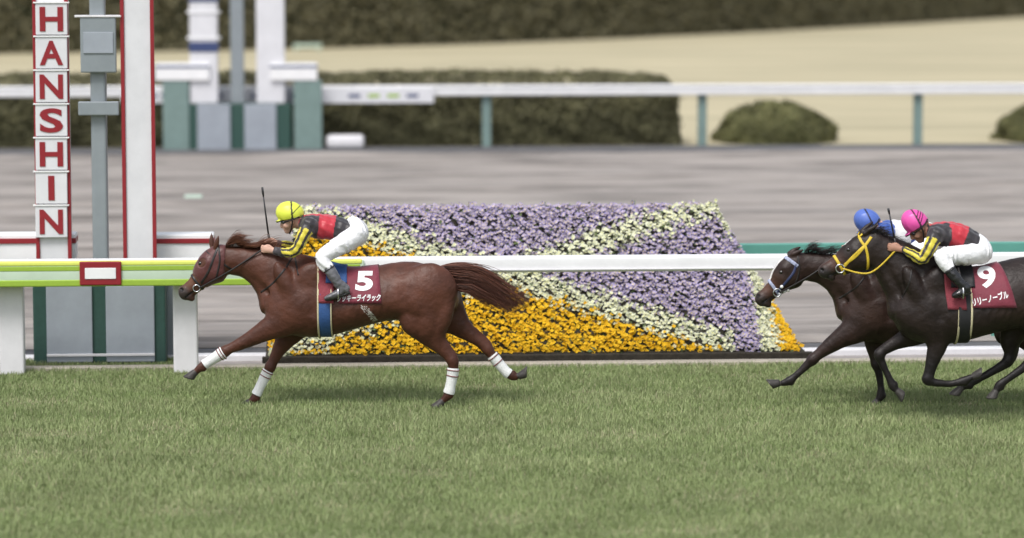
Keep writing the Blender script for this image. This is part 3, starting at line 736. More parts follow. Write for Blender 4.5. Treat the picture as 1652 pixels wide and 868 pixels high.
class Skin:
    """ray casts on a finished body"""
    def __init__(self, V, Q): self.b = BVHTree.FromPolygons([tuple(v) for v in V], [tuple(int(i) for i in q) for q in Q])
    def side(self, u, v, Y, sgn=-1):
        p = P(u, v, Y); h = self.b.ray_cast(Vector((p[0], Y + sgn * 1.2, p[2])), Vector((0, -sgn, 0)), 2.0)
        if h[0] is None:
            h = self.b.find_nearest(Vector((p[0], Y + sgn * .06, p[2])))
        return h[0], (h[1] if h[1] is not None else Vector((0, sgn, 0)))
    def ring(self, c, A, R=.5, f0=0., f1=2 * math.pi, n=36, endpoint=False):
        pts, ns = [], []
        for f in np.linspace(f0, f1, n, endpoint=endpoint):
            d = Vector(A) * math.cos(f) + Vector((0, 1, 0)) * math.sin(f); o = Vector(c) + d * R
            h = self.b.ray_cast(o, -d, R)
            if h[0] is None: continue
            pts.append(h[0]); ns.append(d)
        return pts, ns
    def strap(self, path, Y, sgn=-1, n=6):
        A = catmull(np.array(path, float), n); pts, ns = [], []
        for u, v in A:
            p, q = self.side(u, v, Y, sgn); pts.append(p); ns.append(q)
        return pts, ns

class Frustum:
    """hoof: slanting truncated cone with a flat sole"""
    def __init__(self, p0, p1, sole, r0, r1, b0, b1, k=.006):
        self.p0, self.p1 = np.asarray(p0, float), np.asarray(p1, float); self.r = (r0, r1, b0, b1); self.k = k
        n = np.asarray(sole, float); self.n = n / np.linalg.norm(n)
    def boxes(self):
        r = max(self.r) * 1.3; yield np.minimum(self.p0, self.p1) - r, np.maximum(self.p0, self.p1) + r
    def ev(self, X, Y, Z):
        a, d = self.p0, self.p1 - self.p0; L = d @ d
        t = ((X - a[0]) * d[0] + (Y - a[1]) * d[1] + (Z - a[2]) * d[2]) / L; tc = np.clip(t, -.2, 1.4)
        r0, r1, b0, b1 = self.r; ra = r0 + (r1 - r0) * tc; rb = b0 + (b1 - b0) * tc
        q2 = (X - a[0] - t * d[0]) ** 2 + (Z - a[2] - t * d[2]) ** 2; y2 = (Y - a[1] - t * d[1]) ** 2
        rad = (np.sqrt(q2 / ra ** 2 + y2 / rb ** 2) - 1) * np.minimum(ra, rb)
        e = self.p1; bot = (X - e[0]) * self.n[0] + (Y - e[1]) * self.n[1] + (Z - e[2]) * self.n[2]
        return np.maximum(np.maximum(rad, bot), -.15 * math.sqrt(L) - t * math.sqrt(L))
def hoof_prims(p0, p1, r0, r1, b0, b1, sole):
    return Frustum(p0, p1, sole, r0, r1, b0, b1)

def strands(name, roots, ctrl_fn, n, r0, parent, org, ca, cb, seg=9):
    """hair: n tapering three-sided strands"""
    V, Fc, Cc = [], [], []
    for i in range(n):
        cp = catmull(ctrl_fn(i), 3)[:, :3]; N = len(cp); base = len(V); w = random.random(); c = (1 - w) * np.array(ca) + w * np.array(cb)
        rr = r0 * random.uniform(.6, 1.2)
        for j, p in enumerate(cp):
            r = rr * (1 - .9 * (j / (N - 1)) ** 1.5)
            for k in range(3):
                f = 2 * math.pi * k / 3 + i
                V.append((p[0] + math.sin(f) * r * .4, p[1] + math.cos(f) * r, p[2] + math.sin(f) * r)); Cc.append(c)
        for j in range(N - 1):
            for k in range(3):
                a = base + j * 3; Fc.append((a + k, a + (k + 1) % 3, a + 3 + (k + 1) % 3, a + 3 + k))
    me = np_mesh(name, np.array(V) - np.array(org), np.array(Fc), cols=np.array(Cc), mats=[M_hair])
    return link(bpy.data.objects.new(name, me), parent=parent)

# ------------------------------------------------------------------ racehorse
def racehorse(cfg):
    Y0 = cfg['Y']; m = PXM(Y0); SD = -1
    gx = P(cfg['mid'], 655, Y0); org = np.array((gx[0], Y0, 0.0))
    root = empty('racehorse', tuple(org), label=cfg['label'], cat='horse', group='galloping racehorses')
    def st(L, y=0.):
        out = []
        for q in L:
            yy = q[4] if len(q) > 4 else y
            p = P(q[0], q[1], Y0 + yy); out.append((p[0], p[1], p[2], q[2] * m, q[3]))
        return out
    prims = []
    T = [(P(u, vt, Y0)[0], P(u, vt, Y0)[2], P(u, vb, Y0)[2], w) for u, vt, vb, w in cfg['trunk']]
    trunk = Loft(T, Y0); prims.append(trunk)
    neck = Chain(st(cfg['neck']), k=.06); prims.append(neck)
    head = Chain(st(cfg['head']), k=.035); prims.append(head)
    hb = cfg['bulges']
    for (u, v, ru, rv, ry, y, ang, k) in hb:
        p = P(u, v, Y0 + y); prims.append(Ell(p, (ru * m, ry, rv * m), ang, k=k))
    legs = []; hooves = []
    for L in cfg['legs']:
        ch = Chain(st(L['st'], L['y']), k=L.get('k', .05)); prims.append(ch); legs.append(ch)
        (ua, va), (ub, vb) = L['hoof']; pa, pb = P(ua, va, Y0 + L['y']), P(ub, vb, Y0 + L['y'])
        ax_ = pb - pa; ax_ /= np.linalg.norm(ax_); pp = np.array((-ax_[2], 0, ax_[0])); pp = pp if pp[0] > 0 else -pp
        tl_ = L.get('sole', .55); pb = pb + ax_ * .012; hv = hoof_prims(pa, pb, 6.0 * m, 8.6 * m, .035, .050, ax_ + pp * tl_); prims.append(hv); hooves.append(hv)
        # joint bulges, tendons
        if L in cfg['legs'][2:]:                           # point of hock and Achilles tendon
            K = L['knee']; k0, k1, k2 = (np.array(L['st'][i][:2], float) for i in (K - 2, K - 1, K)); dv = (k2 - k0) / np.linalg.norm(k2 - k0); nv = np.array((-dv[1], dv[0])); nv = nv if nv[0] > 0 else -nv
            q0, q1, q2 = k0 + nv * 11, k1 + nv * 10.5, k2 + nv * 8 - dv * 5
            prims.append(Chain([(*P(*q0, Y0 + L['y']), .016, .016), (*P(*q1, Y0 + L['y']), .014, .013), (*P(*q2, Y0 + L['y']), .024, .020)], per=3, k=.022))
        fi = L['st'][-2]; fk = np.array(L['st'][-3][:2], float); dv = np.array(fi[:2]) - fk; dv /= np.linalg.norm(dv); nv = np.array((-dv[1], dv[0])); nv = nv if nv[0] > 0 else -nv
        prims.append(Ell(P(fi[0] + nv[0] * 4.5, fi[1] + nv[1] * 4.5, Y0 + L['y']), (.026, .026, .028), k=.014))
        kx = L['st'][L['knee']]; pk = P(kx[0], kx[1], Y0 + L['y']); prims.append(Ell(pk, (.046, .044, .05), k=.02))
    for (b0, b1, y) in cfg['ears']:
        p0, p1 = P(*b0, Y0 + y), P(*b1, Y0 + y * 1.25); q = (p0 + p1) / 2
        prims.append(Chain([(*p0, .019, .020), (*(p0 * .6 + p1 * .4), .024, .02), (*(p0 * .2 + p1 * .8), .013, .010), (*p1, .004, .004)], per=3, k=.012))
    fld = Field(prims, cfg.get('h', .0092))
    # nostril, mouth and eye sockets
    hd = np.array(cfg['eye'], float); nz = np.array(cfg['nostril'], float); mo = np.array(cfg['mouth'], float)
    for sg in (-1, 1):
        p = P(nz[0], nz[1], Y0 + sg * .046); fld.cut(Ell(p, (.014, .022, .022), cfg['hang'] + .4), .008)
        p = P(hd[0], hd[1], Y0 + sg * .098); fld.cut(Ell(p, (.026, .018, .017), cfg['hang']), .015)
        a, b = P(mo[0], mo[1], Y0 + sg * .05), P(mo[2], mo[3], Y0 + sg * .055); fld.cut(Chain([(*a, .008, .022), (*b, .006, .018)], per=1), .006)
        # jugular groove and shoulder/stifle hollows give the coat its modelling
        for (u1, v1, u2, v2, r, y) in cfg['grooves']:
            fld.cut(Chain([(*P(u1, v1, Y0 + sg * y), r, r), (*P((u1 + u2) / 2, (v1 + v2) / 2, Y0 + sg * y * 1.03), r * 1.2, r * 1.2), (*P(u2, v2, Y0 + sg * y), r, r)], per=3), .05)
    rb = P(cfg['girthc'] * 0 + cfg['ribs'][0], 480, Y0)[0]; re_ = P(cfg['ribs'][1], 480, Y0)[0]; zb = P(0, cfg['girthc'], Y0)[2]
    fld.ripple(.0022, lambda X_, Y_, Z_: np.sin((X_ - .35 * (Z_ - zb)) * 2 * math.pi / .062) * np.clip((X_ - rb) / .1, 0, 1) * np.clip((re_ - X_) / .12, 0, 1) * np.exp(-((Z_ - zb + .02) / .12) ** 2))
    fld.ripple(.0016, lambda X_, Y_, Z_: np.sin(X_ * 41 + 2 * np.sin(Z_ * 23)) * np.sin(Z_ * 37 + 2 * np.sin(Y_ * 19 + X_ * 13)))
    V, Q = fld.mesh(1)
    X, Yy, Z = V.T
    col = cols_const(V, cfg['coat'])
    # darker lower legs, muzzle; lighter flank; hooves
    dl = np.min([c.ev(X, Yy, Z) for c in legs], 0); low = np.clip((P(0, cfg['blackline'], Y0)[2] - Z) / .22, 0, 1) * (dl < .05)
    col = col * (1 - low[:, None]) + np.array(cfg['legcol']) * low[:, None]
    mz = P(*cfg['muzzle'], Y0); dm = np.sqrt((X - mz[0]) ** 2 + (Z - mz[2]) ** 2); w = np.clip(1.5 - dm / .075, 0, 1)[:, None]
    col = col * (1 - w) + np.array(cfg['muzcol']) * w
    fa = P(*cfg['facec'], Y0); df = np.sqrt((X - fa[0]) ** 2 + (Z - fa[2]) ** 2); w = np.clip(1.4 - df / .13, 0, 1)[:, None] * .8 * (1 - w)
    col = col * (1 - w) + np.array(cfg['facecol']) * w
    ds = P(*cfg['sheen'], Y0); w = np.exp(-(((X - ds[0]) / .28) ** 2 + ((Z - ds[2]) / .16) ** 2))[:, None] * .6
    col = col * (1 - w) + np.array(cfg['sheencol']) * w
    if cfg.get('blaze'):
        a = P(*cfg['blaze'][0], Y0); b = P(*cfg['blaze'][1], Y0); ab = b - a
        t = np.clip(((X - a[0]) * ab[0] + (Z - a[2]) * ab[2]) / (ab[0] ** 2 + ab[2] ** 2), 0, 1)
        dd = np.sqrt((X - a[0] - t * ab[0]) ** 2 + (Z - a[2] - t * ab[2]) ** 2)
        col[(dd < .03) & (np.abs(Yy - Y0) < .032)] = (.72, .70, .68)
    for sg in (-1, 1):                                    # dark nostrils and lips
        p = P(nz[0], nz[1], Y0 + sg * .046); col[np.sqrt(((X - p[0]) / .019) ** 2 + ((Yy - p[1]) / .03) ** 2 + ((Z - p[2]) / .022) ** 2) < 1] = (.008, .006, .006)
        a, b = P(mo[0], mo[1], Y0), P(mo[2], mo[3], Y0); ab = b - a; t = np.clip(((X - a[0]) * ab[0] + (Z - a[2]) * ab[2]) / (ab[0] ** 2 + ab[2] ** 2), 0, 1)
        col[np.hypot(X - a[0] - t * ab[0], Z - a[2] - t * ab[2]) < .009] = cfg.get('lip', (.010, .008, .008))
    dh = np.min([h.ev(X, Yy, Z) for h in hooves], 0); col[dh < .006] = (.055, .05, .047)
    if cfg.get('foam'):                                   # sweat foam flecks
        f = P(*cfg['foam'], Y0); q = np.sin(X * 97 + 3 * np.sin(Z * 61)) * np.sin(Z * 143 + 4 * np.sin(X * 53)) + .5 * np.sin(X * 301 + Z * 277) - .15
        col[(np.abs(X - f[0] + (Z - f[2]) * .7) < .03) & (np.abs(Z - f[2]) < .075) & (q > .0) & (Yy < Y0)] = (.55, .53, .50)
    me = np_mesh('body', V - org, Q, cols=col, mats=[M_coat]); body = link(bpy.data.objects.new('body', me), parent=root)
    sk = Skin(V, Q)
    for sg in (-1, 1):
        p, q = sk.side(hd[0], hd[1], Y0, sg)
        bm = bmesh.new(); bmesh.ops.create_uvsphere(bm, u_segments=14, v_segments=10, radius=.021)
        me = bpy.data.meshes.new('eye'); bm.to_mesh(me); bm.free(); me.transform(Matrix.Translation(Vector(p) + Vector((0, -sg * .012, 0)) - Vector(org))); me.materials.append(M_eye)
        me.polygons.foreach_set('use_smooth', [True] * len(me.polygons)); link(bpy.data.objects.new('eye', me), parent=root)
    # ---- mane and tail
    if cfg.get('mane'):
        mn = cfg['mane']
        def mf(i):
            t = random.random(); A = np.array(mn['root']); q = t * (len(A) - 1); j = min(int(q), len(A) - 2); r = A[j] * (1 - q + j) + A[j + 1] * (q - j)
            y = random.uniform(-.03, .03); ln = random.uniform(.5, 1.1); dx, dy = mn['flow'][0] + random.gauss(0, 3), mn['flow'][1] + random.gauss(0, 2.5)
            k = 1 + .5 * math.sin(t * 9)
            pts = [(r[0], r[1] + 2), (r[0] + dx * .3 * ln, r[1] + dy * .6 * ln * k), (r[0] + dx * ln, r[1] + dy * ln * k), (r[0] + dx * 1.7 * ln, r[1] + dy * 1.05 * ln * k)]
            return [(*P(a, b, Y0 + y * (1 + .8 * e)), 0, 0) for e, (a, b) in enumerate(pts)]
        strands('mane', None, mf, mn['n'], .0042, root, org, mn['ca'], mn['cb'])
    tl = cfg['tail']
    def tf(i):
        w = random.random() ** .9; a, b = np.array(tl['top'], float), np.array(tl['bot'], float); q = a * (1 - w) + b * w
        ln = 1 - .55 * random.random() ** 1.6 if i % 4 else random.uniform(.35, .75); y0 = random.gauss(0, .022); y1 = random.gauss(0, .06)
        out = []
        for j, (u, v) in enumerate(q):
            f = j / (len(q) - 1); r = q[0] + (np.array((u, v)) - q[0]); 
            out.append((u, v, f))
        q2 = catmull(np.array(out), 4); keep = q2[q2[:, 2] <= ln]; keep = keep[::max(1, len(keep) // 7)]
        jx, jy = random.gauss(2, 9), random.gauss(0, 6)
        return [(*P(u + jx * f, v + jy * f, Y0 + y0 + (y1 - y0) * f), 0, 0) for u, v, f in keep] if len(keep) >= 2 else [(*P(*q[0], Y0), 0, 0), (*P(*q[1], Y0), 0, 0)]
    strands('tail', None, tf, tl['n'], .0036, root, org, tl['ca'], tl['cb'])
    # ---- leg bandages
    if cfg.get('bandage'):
        for L, ch, (i0, i1) in zip(cfg['legs'], legs, cfg['bandage']):
            s = ch.st[int(i0 * 5):int(i1 * 5) + 1]; n = 18; VV, Fc = [], []
            rows = []
            for j, q in enumerate(s):
                t = s[min(j + 1, len(s) - 1), :3] - s[max(j - 1, 0), :3]; t /= np.linalg.norm(t); pr = np.array((t[2], 0, -t[0])); pr /= np.linalg.norm(pr)
                e = 1.0 if 0 < j < len(s) - 1 else .9
                for k in range(n):
                    f = 2 * math.pi * k / n; rr = 1.22 + .03 * math.sin(j * 2.2 + f)
                    VV.append(q[:3] + pr * math.cos(f) * (q[3] * rr + .006) * e + np.array((0, 1, 0)) * math.sin(f) * (q[4] * rr + .006) * e - org)
            for j in range(len(s) - 1):
                Fc += [(j * n + k, j * n + (k + 1) % n, (j + 1) * n + (k + 1) % n, (j + 1) * n + k) for k in range(n)]
            bd = link(bpy.data.objects.new('leg_bandage', np_mesh('leg_bandage', np.array(VV), Fc, mats=[M_bandage])), parent=root)
            for jj in (1, 3):
                if jj >= len(s): continue
                q = s[jj]; t = s[min(jj + 1, len(s) - 1), :3] - s[jj - 1, :3]; t /= np.linalg.norm(t); pr = np.array((t[2], 0, -t[0])); pr /= np.linalg.norm(pr)
                pts = [q[:3] + pr * math.cos(f) * (q[3] * 1.25 + .007) + np.array((0, 1, 0)) * math.sin(f) * (q[4] * 1.25 + .007) for f in np.linspace(0, 2 * math.pi, 18, endpoint=False)]
                tube('tape', pts, .0045, M_maroonband, bd, org, 6, True)
    # ---- head hood
    if cfg.get('hood'):
        hc = cfg['hood']; hp = [Chain(np.array([(*s[:3], s[3] + .006, s[4] + .006) for s in head.st]), per=1, k=.02), Chain(np.array([(*s[:3], s[3] + .006, s[4] + .006) for s in neck.st[-9:]]), per=1, k=.05)]
        for (u, v, ru, rv, ry, y, ang, k) in cfg['bulges'][:2]:
            p = P(u, v, Y0 + y); hp.append(Ell(p, (ru * m + .006, ry + .006, rv * m + .006), ang, k=k))
        hf = Field(hp, .008); a, b = P(*hc['front'][0], Y0), P(*hc['front'][1], Y0); t = b - a; hf.plane(a, (t[2], 0, -t[0]) if hc.get('flip') else (-t[2], 0, t[0]))
        a = P(*hc['back'], Y0); hf.plane(a, (1, 0, -.06))
        for sg in (-1, 1):
            p = P(hd[0], hd[1], Y0 + sg * .09); hf.cut(Ell(p, (.047, .06, .038), cfg['hang']), .004)
        hv, hq = hf.mesh(1)
        me = np_mesh('head_hood', hv - org, hq, cols=cols_const(hv, (.088, .024, .022)), mats=[M_silk]); link(bpy.data.objects.new('head_hood', me), parent=root)
        sk2 = Skin(hv, hq)
    else: sk2 = sk
    # ---- bridle: straps laid on the head
    br = cfg['bridle']
    bo = empty('bridle', tuple(np.zeros(3)), parent=root)
    bo.location = (0, 0, 0)
    for nm, path, wd, mt in br['straps']:
        for sg in (-1, 1):
            s_ = sk2 if nm != 'noseband' else sk
            pts, ns = s_.strap(path, Y0, sg); ribbon(nm, pts, ns, wd, .005, mt, bo, org)
    for nm, (f, bk), wd, mt in br['rings']:
        a, b = P(*f, Y0), P(*bk, Y0); c = (a + b) / 2; A = (a - b) / np.linalg.norm(a - b)
        pts, ns = sk.ring(c, A, .26, n=40); ribbon(nm, pts, ns, wd, .006, mt, bo, org, True)
    for sg in (-1, 1):
        p, q = sk.side(*br['bit'], Y0, sg); c = Vector(p) + Vector((0, sg * .012, 0)); r = br.get('bitr', .034)
        tube('bit_ring', [c + Vector((math.cos(f) * r, 0, math.sin(f) * r)) for f in np.linspace(0, 2 * math.pi, 20, endpoint=False)], .006, M_steel, bo, org, 6, True)
    for fl in br.get('fleece', []):
        p, q = sk.side(*fl, Y0, -1); bm = bmesh.new(); bmesh.ops.create_icosphere(bm, subdivisions=2, radius=.016)
        me = bpy.data.meshes.new('bridle_stud'); bm.to_mesh(me); bm.free(); me.transform(Matrix.Translation(Vector(p) - Vector(org) + Vector((0, -.006, 0)))); me.materials.append(M_whitetack)
        me.polygons.foreach_set('use_smooth', [True] * len(me.polygons)); link(bpy.data.objects.new('bridle_stud', me), parent=bo)
    # reins
    for sg, hand in ((-1, cfg['reins'][0]), (1, cfg['reins'][1])):
        p, q = sk.side(*br['bit'], Y0, sg); a = Vector(p) + Vector((.02, sg * .014, 0)); b = Vector(P(hand[0], hand[1], Y0 + hand[2]))
        mid = (a + b) / 2 + Vector((0, sg * .035, -.012))
        if cfg.get('reinmid'): mid = Vector(P(*cfg['reinmid'], Y0 + sg * .1))
        for s_ in (1,):
            g = sk.b.find_nearest(mid); 
            if (mid - g[0]).length < .02 or sg * (mid.y - g[0].y) < .012: mid = Vector((mid.x, g[0].y + sg * .02, mid.z))
        cc = catmull([tuple(a), tuple(mid), tuple(b)], 8); pts = []
        for c in cc:
            h = sk.b.ray_cast(Vector((c[0], Y0 + sg * 1.0, c[2])), Vector((0, -sg, 0)), 2.0)
            y = c[1]
            if h[0] is not None and sg * (h[0].y - y) > -.008: y = h[0].y + sg * .009
            pts.append((c[0], y, c[2]))
        tube('rein', pts, .0075, br.get('reinmat', M_leather), bo, org, 6)
    for path, wd, mt in cfg.get('bodystraps', []):
        for sg in (-1, 1):
            pts, ns = sk.strap(path, Y0, sg); ribbon('breast_strap', pts, ns, wd, .004, mt, root, org)
    # ---- saddle, pad, number cloth, girth
    def drape(name, fr, mt, off, nphi=34, nx=10, phi0=-.2, thick=.006, parent=root):
        """fr(t)->(u_left, u_right) for t 0 (near hem) .. 1 (top) ; wraps over the back"""
        VV = []; n = 0
        for i in range(nphi):
            f = phi0 + (math.pi - 2 * phi0) * i / (nphi - 1); ff = f if f <= math.pi / 2 else math.pi - f
            t = (ff - phi0) / (math.pi / 2 - phi0); ul, ur = fr(t)
            for j in range(nx):
                u = ul + (ur - ul) * j / (nx - 1); x = P(u, 480, Y0)[0]; zc = P(u, cfg['girthc'], Y0)[2]
                d = Vector((0, -math.cos(f), math.sin(f))); h = sk.b.ray_cast(Vector((x, Y0, zc)) + d * .8, -d, .8)
                p = h[0] if h[0] is not None else Vector((x, Y0, zc)) + d * .25
                wr = .004 * math.sin(i * 1.3 + j * .9) * (1 - t)
                VV.append(np.array(p + d * (off + wr)) - org); n += 1
        inner = len(VV); 
        for k in range(inner):
            c = VV[k]; d = np.array((0, c[1], c[2] - (P(0, cfg['girthc'], Y0)[2]))); d /= np.linalg.norm(d); VV.append(c - d * thick)
        g = np.arange(inner).reshape(nphi, nx); Fc = []
        for a in range(nphi - 1):
            for b in range(nx - 1):
                Fc.append((g[a, b], g[a + 1, b], g[a + 1, b + 1], g[a, b + 1])); Fc.append(tuple(inner + q for q in (g[a, b + 1], g[a + 1, b + 1], g[a + 1, b], g[a, b])))
        ed = [g[a, 0] for a in range(nphi)] + [g[nphi - 1, b] for b in range(1, nx)] + [g[a, nx - 1] for a in range(nphi - 2, -1, -1)] + [g[0, b] for b in range(nx - 2, 0, -1)]
        for a, b in zip(ed, ed[1:] + ed[:1]): Fc.append((b, a, inner + a, inner + b))
        Fc = [tuple(int(q) for q in f_) for f_ in Fc]
        me = np_mesh(name, np.array(VV), Fc, mats=[mt]); o = link(bpy.data.objects.new(name, me), parent=parent)
        return o, np.array(VV) + org, Fc
    s_ = cfg['saddle']
    clo, cV, cF = drape('number_cloth', s_['cloth'], M_cloth, .012, phi0=s_['phi'])
    drape('saddle_pad', s_['pad'], M_pad, .016, phi0=s_['padphi'])
    sa, saV, saF = drape('saddle', s_['seat'], s_['flapmat'], .026, phi0=.62, thick=.012)
    for k, (u, wd, mt, of) in enumerate(s_['girth']):
        c = P(u, cfg['girthc'], Y0); pts, ns = sk.ring(c, (0, 0, 1), .42, n=56)
        pts = [p + q * of for p, q in zip(pts, ns)]
        ribbon('girth' if k == 0 else 'girth_edging', pts, ns, wd, .006, mt, root, org, True)
    cb = BVHTree.FromPolygons([tuple(v) for v in cV], cF)
    for body_, c, w, h, bold, rot, shear in s_['text']:
        me = text_mesh(body_, bold); bm = bmesh.new(); bm.from_mesh(me)
        bmesh.ops.triangulate(bm, faces=bm.faces); 
        for _ in range(2):
            le = [e for e in bm.edges if e.calc_length() > .12]
            if le: bmesh.ops.subdivide_edges(bm, edges=le, cuts=1, use_grid_fill=False); bmesh.ops.triangulate(bm, faces=bm.faces)
        bm.to_mesh(me); bm.free()
        co = fit_text(me, w, h); a = math.radians(rot); co[:, 0] += co[:, 1] * shear
        U = c[0] + co[:, 0] * math.cos(a) + co[:, 1] * math.sin(a); W = c[1] + co[:, 0] * math.sin(a) - co[:, 1] * math.cos(a)
        out = []
        for u, v in zip(U, W):
            p = P(u, v, Y0 - .28); p0 = P(u, v, Y0 - 1.3); dr = Vector(p - p0).normalized(); hh = cb.ray_cast(Vector(p0), dr, 3)
            q = hh[0] if hh[0] is not None else Vector((p[0], Y0 - .29, p[2])); q = q + Vector((0, -.0045, 0)); out.append(np.array(q) - org)
        me.vertices.foreach_set('co', np.array(out, np.float32).ravel()); me.materials.append(M_lettering); me.update()
        o = link(bpy.data.objects.new('lettering' if len(body_) > 1 else 'number', me), parent=clo)
    # stirrup leathers and irons
    for sg in (-1, 1):
        a = Vector(P(*s_['stirtop'], Y0 + sg * .27)); f = s_['stirfoot']; b = Vector(P(f[0], f[1], Y0 + sg * .32))
        tube('stirrup_leather', [a, (a + b) / 2, b], .008, M_leather, root, org, 6)
        ir = []
        for t in np.linspace(0, 2 * math.pi, 22, endpoint=False):
            x, z = math.sin(t) * .055, math.cos(t) * .06 - .055
            ir.append(b + Vector((.25 * z * 0, x, z if z > -.1 else -.1)))
        tube('stirrup_iron', ir, .007, M_steel, root, org, 6, True)
    return root, sk
# ------------------------------------------------------------------ jockey
def jockey(cfg):
    Y0 = cfg['Y']; m = PXM(Y0)
    hip = P(*cfg['hip'], Y0); org = np.array((hip[0], Y0, P(*cfg['toe'], Y0)[2]))
    root = empty('person', tuple(org), label=cfg['label'], cat='jockey', group='jockeys riding in the race')
    def st(L, dr=0.):
        out = []
        for q in L:
            y = q[4] if len(q) > 4 else 0.; p = P(q[0], q[1], Y0 + y); out.append((*p, q[2] * m + dr, q[3] + dr))
        return out
    # head frame
    hc = P(*cfg['helmet'], Y0); tau = cfg['tilt']; fw = np.array((-math.cos(tau), 0, -math.sin(tau))); up = np.array((-math.sin(tau), 0, math.cos(tau))); yy = np.array((0, 1, 0.))
    H = lambda f, y, u: hc + fw * f + yy * y + up * u
    A = -tau                                              # in-plane turn
    def hell(f, y, u, r, k=.012): return Ell(H(f, y, u), r, A, k=k)
    headp = [hell(-.008, 0, -.02, (.094, .074, .092), .02), Chain([(*H(.036, 0, -.06), .052, .056), (*H(.036, 0, -.115), .042, .046), (*H(.040, 0, -.142), .030, .034)], per=3, k=.02),
             Chain([(*H(.082, 0, -.062), .011, .010), (*H(.096, 0, -.096), .013, .013), (*H(.088, 0, -.104), .012, .015)], per=3, k=.012),
             hell(.058, 0, -.152, (.022, .024, .018), .015), hell(.073, 0, -.124, (.014, .024, .008), .008), hell(.071, 0, -.136, (.013, .021, .007), .006),
             hell(.046, .045, -.095, (.03, .022, .028), .02), hell(.046, -.045, -.095, (.03, .022, .028), .02), hell(.082, 0, -.045, (.014, .05, .012), .015)]
    for sg in (-1, 1): headp.append(hell(-.012, sg * .074, -.072, (.017, .010, .030), .006))
    nb = cfg['torso'][-1]; npt = P(nb[0], nb[1], Y0)
    neckp = Chain([(*npt, .062, .062), (*((npt + H(-.03, 0, -.09)) / 2), .055, .055), (*H(-.02, 0, -.07), .055, .055)], per=3, k=.03)
    torso = Chain(st(cfg['torso']), k=.03); arms = [Chain(st(a), k=.035) for a in cfg['arms']]; legs = [Chain(st(l), k=.04) for l in cfg['legs']]
    thin = lambda ch, d: Chain(np.column_stack([ch.st[:, :3], np.maximum(ch.st[:, 3:] - d, .008)]), per=1, k=ch.k)
    hands = []
    for hcfg, arm in zip(cfg['hands'], arms):
        w = arm.st[-1, :3]; c = P(hcfg[0], hcfg[1], Y0 + hcfg[2]); ax = c - w; L = np.linalg.norm(ax); ax /= L
        dn = np.array((0, 0, -1.)) - ax * (-ax[2]); dn /= np.linalg.norm(dn); sd_ = np.cross(ax, dn); sg = -1 if hcfg[2] < 0 else 1
        hands.append(Chain([(*w, .024, .024), (*(w + ax * .05), .030, .020), (*(w + ax * .088), .032, .018)], per=3, k=.012))
        kn = w + ax * .092
        for j in range(4):                                # four fingers curled round the reins, unequal
            o = dn * (-.024 + .017 * j); ln = (.030, .034, .031, .025)[j]; a = kn + o; inn = np.array((0, -sg * 1., 0))
            hands.append(Chain([(*a, .0095, .0095), (*(a + ax * ln), .009, .009), (*(a + ax * (ln + .006) + inn * .026), .0085, .0085), (*(a + ax * (ln - .026) + inn * .034), .008, .008)], per=2, k=.004))
        a = w + ax * .045 - dn * .024                     # thumb leaves the side of the palm
        hands.append(Chain([(*a, .012, .012), (*(a + ax * .026 - dn * .014), .0105, .0105), (*(a + ax * .056 - dn * .004 + np.array((0, -sg * .014, 0))), .009, .009)], per=2, k=.008))
    # ---- one continuous body
    bp = headp + [neckp, thin(torso, .012)] + [thin(a, .008) for a in arms] + [thin(l, .010) for l in legs] + hands
    f = Field(bp, .0065)
    for sg in (-1, 1): f.cut(hell(.088, sg * .032, -.062, (.014, .016, .010)), .008)
    f.cut(Chain([(*H(.09, -.02, -.130), .003, .003), (*H(.094, 0, -.130), .003, .003), (*H(.09, .02, -.130), .003, .003)], per=1), .004)
    V, Q = f.mesh(1); me = np_mesh('body', V - org, Q, cols=cols_const(V, cfg['skin']), mats=[M_skin]); link(bpy.data.objects.new('body', me), parent=root)
    # ---- jacket
    f = Field([torso] + arms, .0068)
    f.ripple(.0055, lambda X, Y, Z: np.sin(X * 70 + Z * 45 + 3 * np.sin(Y * 14)) * np.sin(Z * 38 - X * 25 + Y * 30))
    V, Q = f.mesh(1); col = cfg['silk'](V, torso, arms, Y0, m, cfg)
    me = np_mesh('racing_jacket', V - org, Q, cols=col, mats=[M_silk]); jk = link(bpy.data.objects.new('racing_jacket', me), parent=root)
    tube('collar', [npt + np.array((.012, 0, .004)) + (up * math.cos(t) * .066 + yy * math.sin(t) * .066) for t in np.linspace(0, 2 * math.pi, 20, endpoint=False)], .012, cfg['collar'], jk, org, 8, True)
    # ---- breeches
    pv = Chain(st(cfg['seat'], .008), k=.04); th = [Chain(st(l[:cfg['kneeidx']], .007), k=.04) for l in cfg['legs']]
    f = Field([pv] + th, .0068)
    kx = P(*cfg['knee'], Y0 - .24); hp = P(*cfg['hip'], Y0 - .1); tx = kx - hp; tx /= np.linalg.norm(tx)
    f.ripple(.0058, lambda X, Y, Z: np.sin((X * tx[0] + Z * tx[2]) * 120 + 2.5 * np.sin(X * 30 + Y * 22)) * np.clip(.35 + np.sin(X * 17 + Z * 23), 0, 1))
    V, Q = f.mesh(1); me = np_mesh('breeches', V - org, Q, mats=[M_breech]); link(bpy.data.objects.new('breeches', me), parent=root)
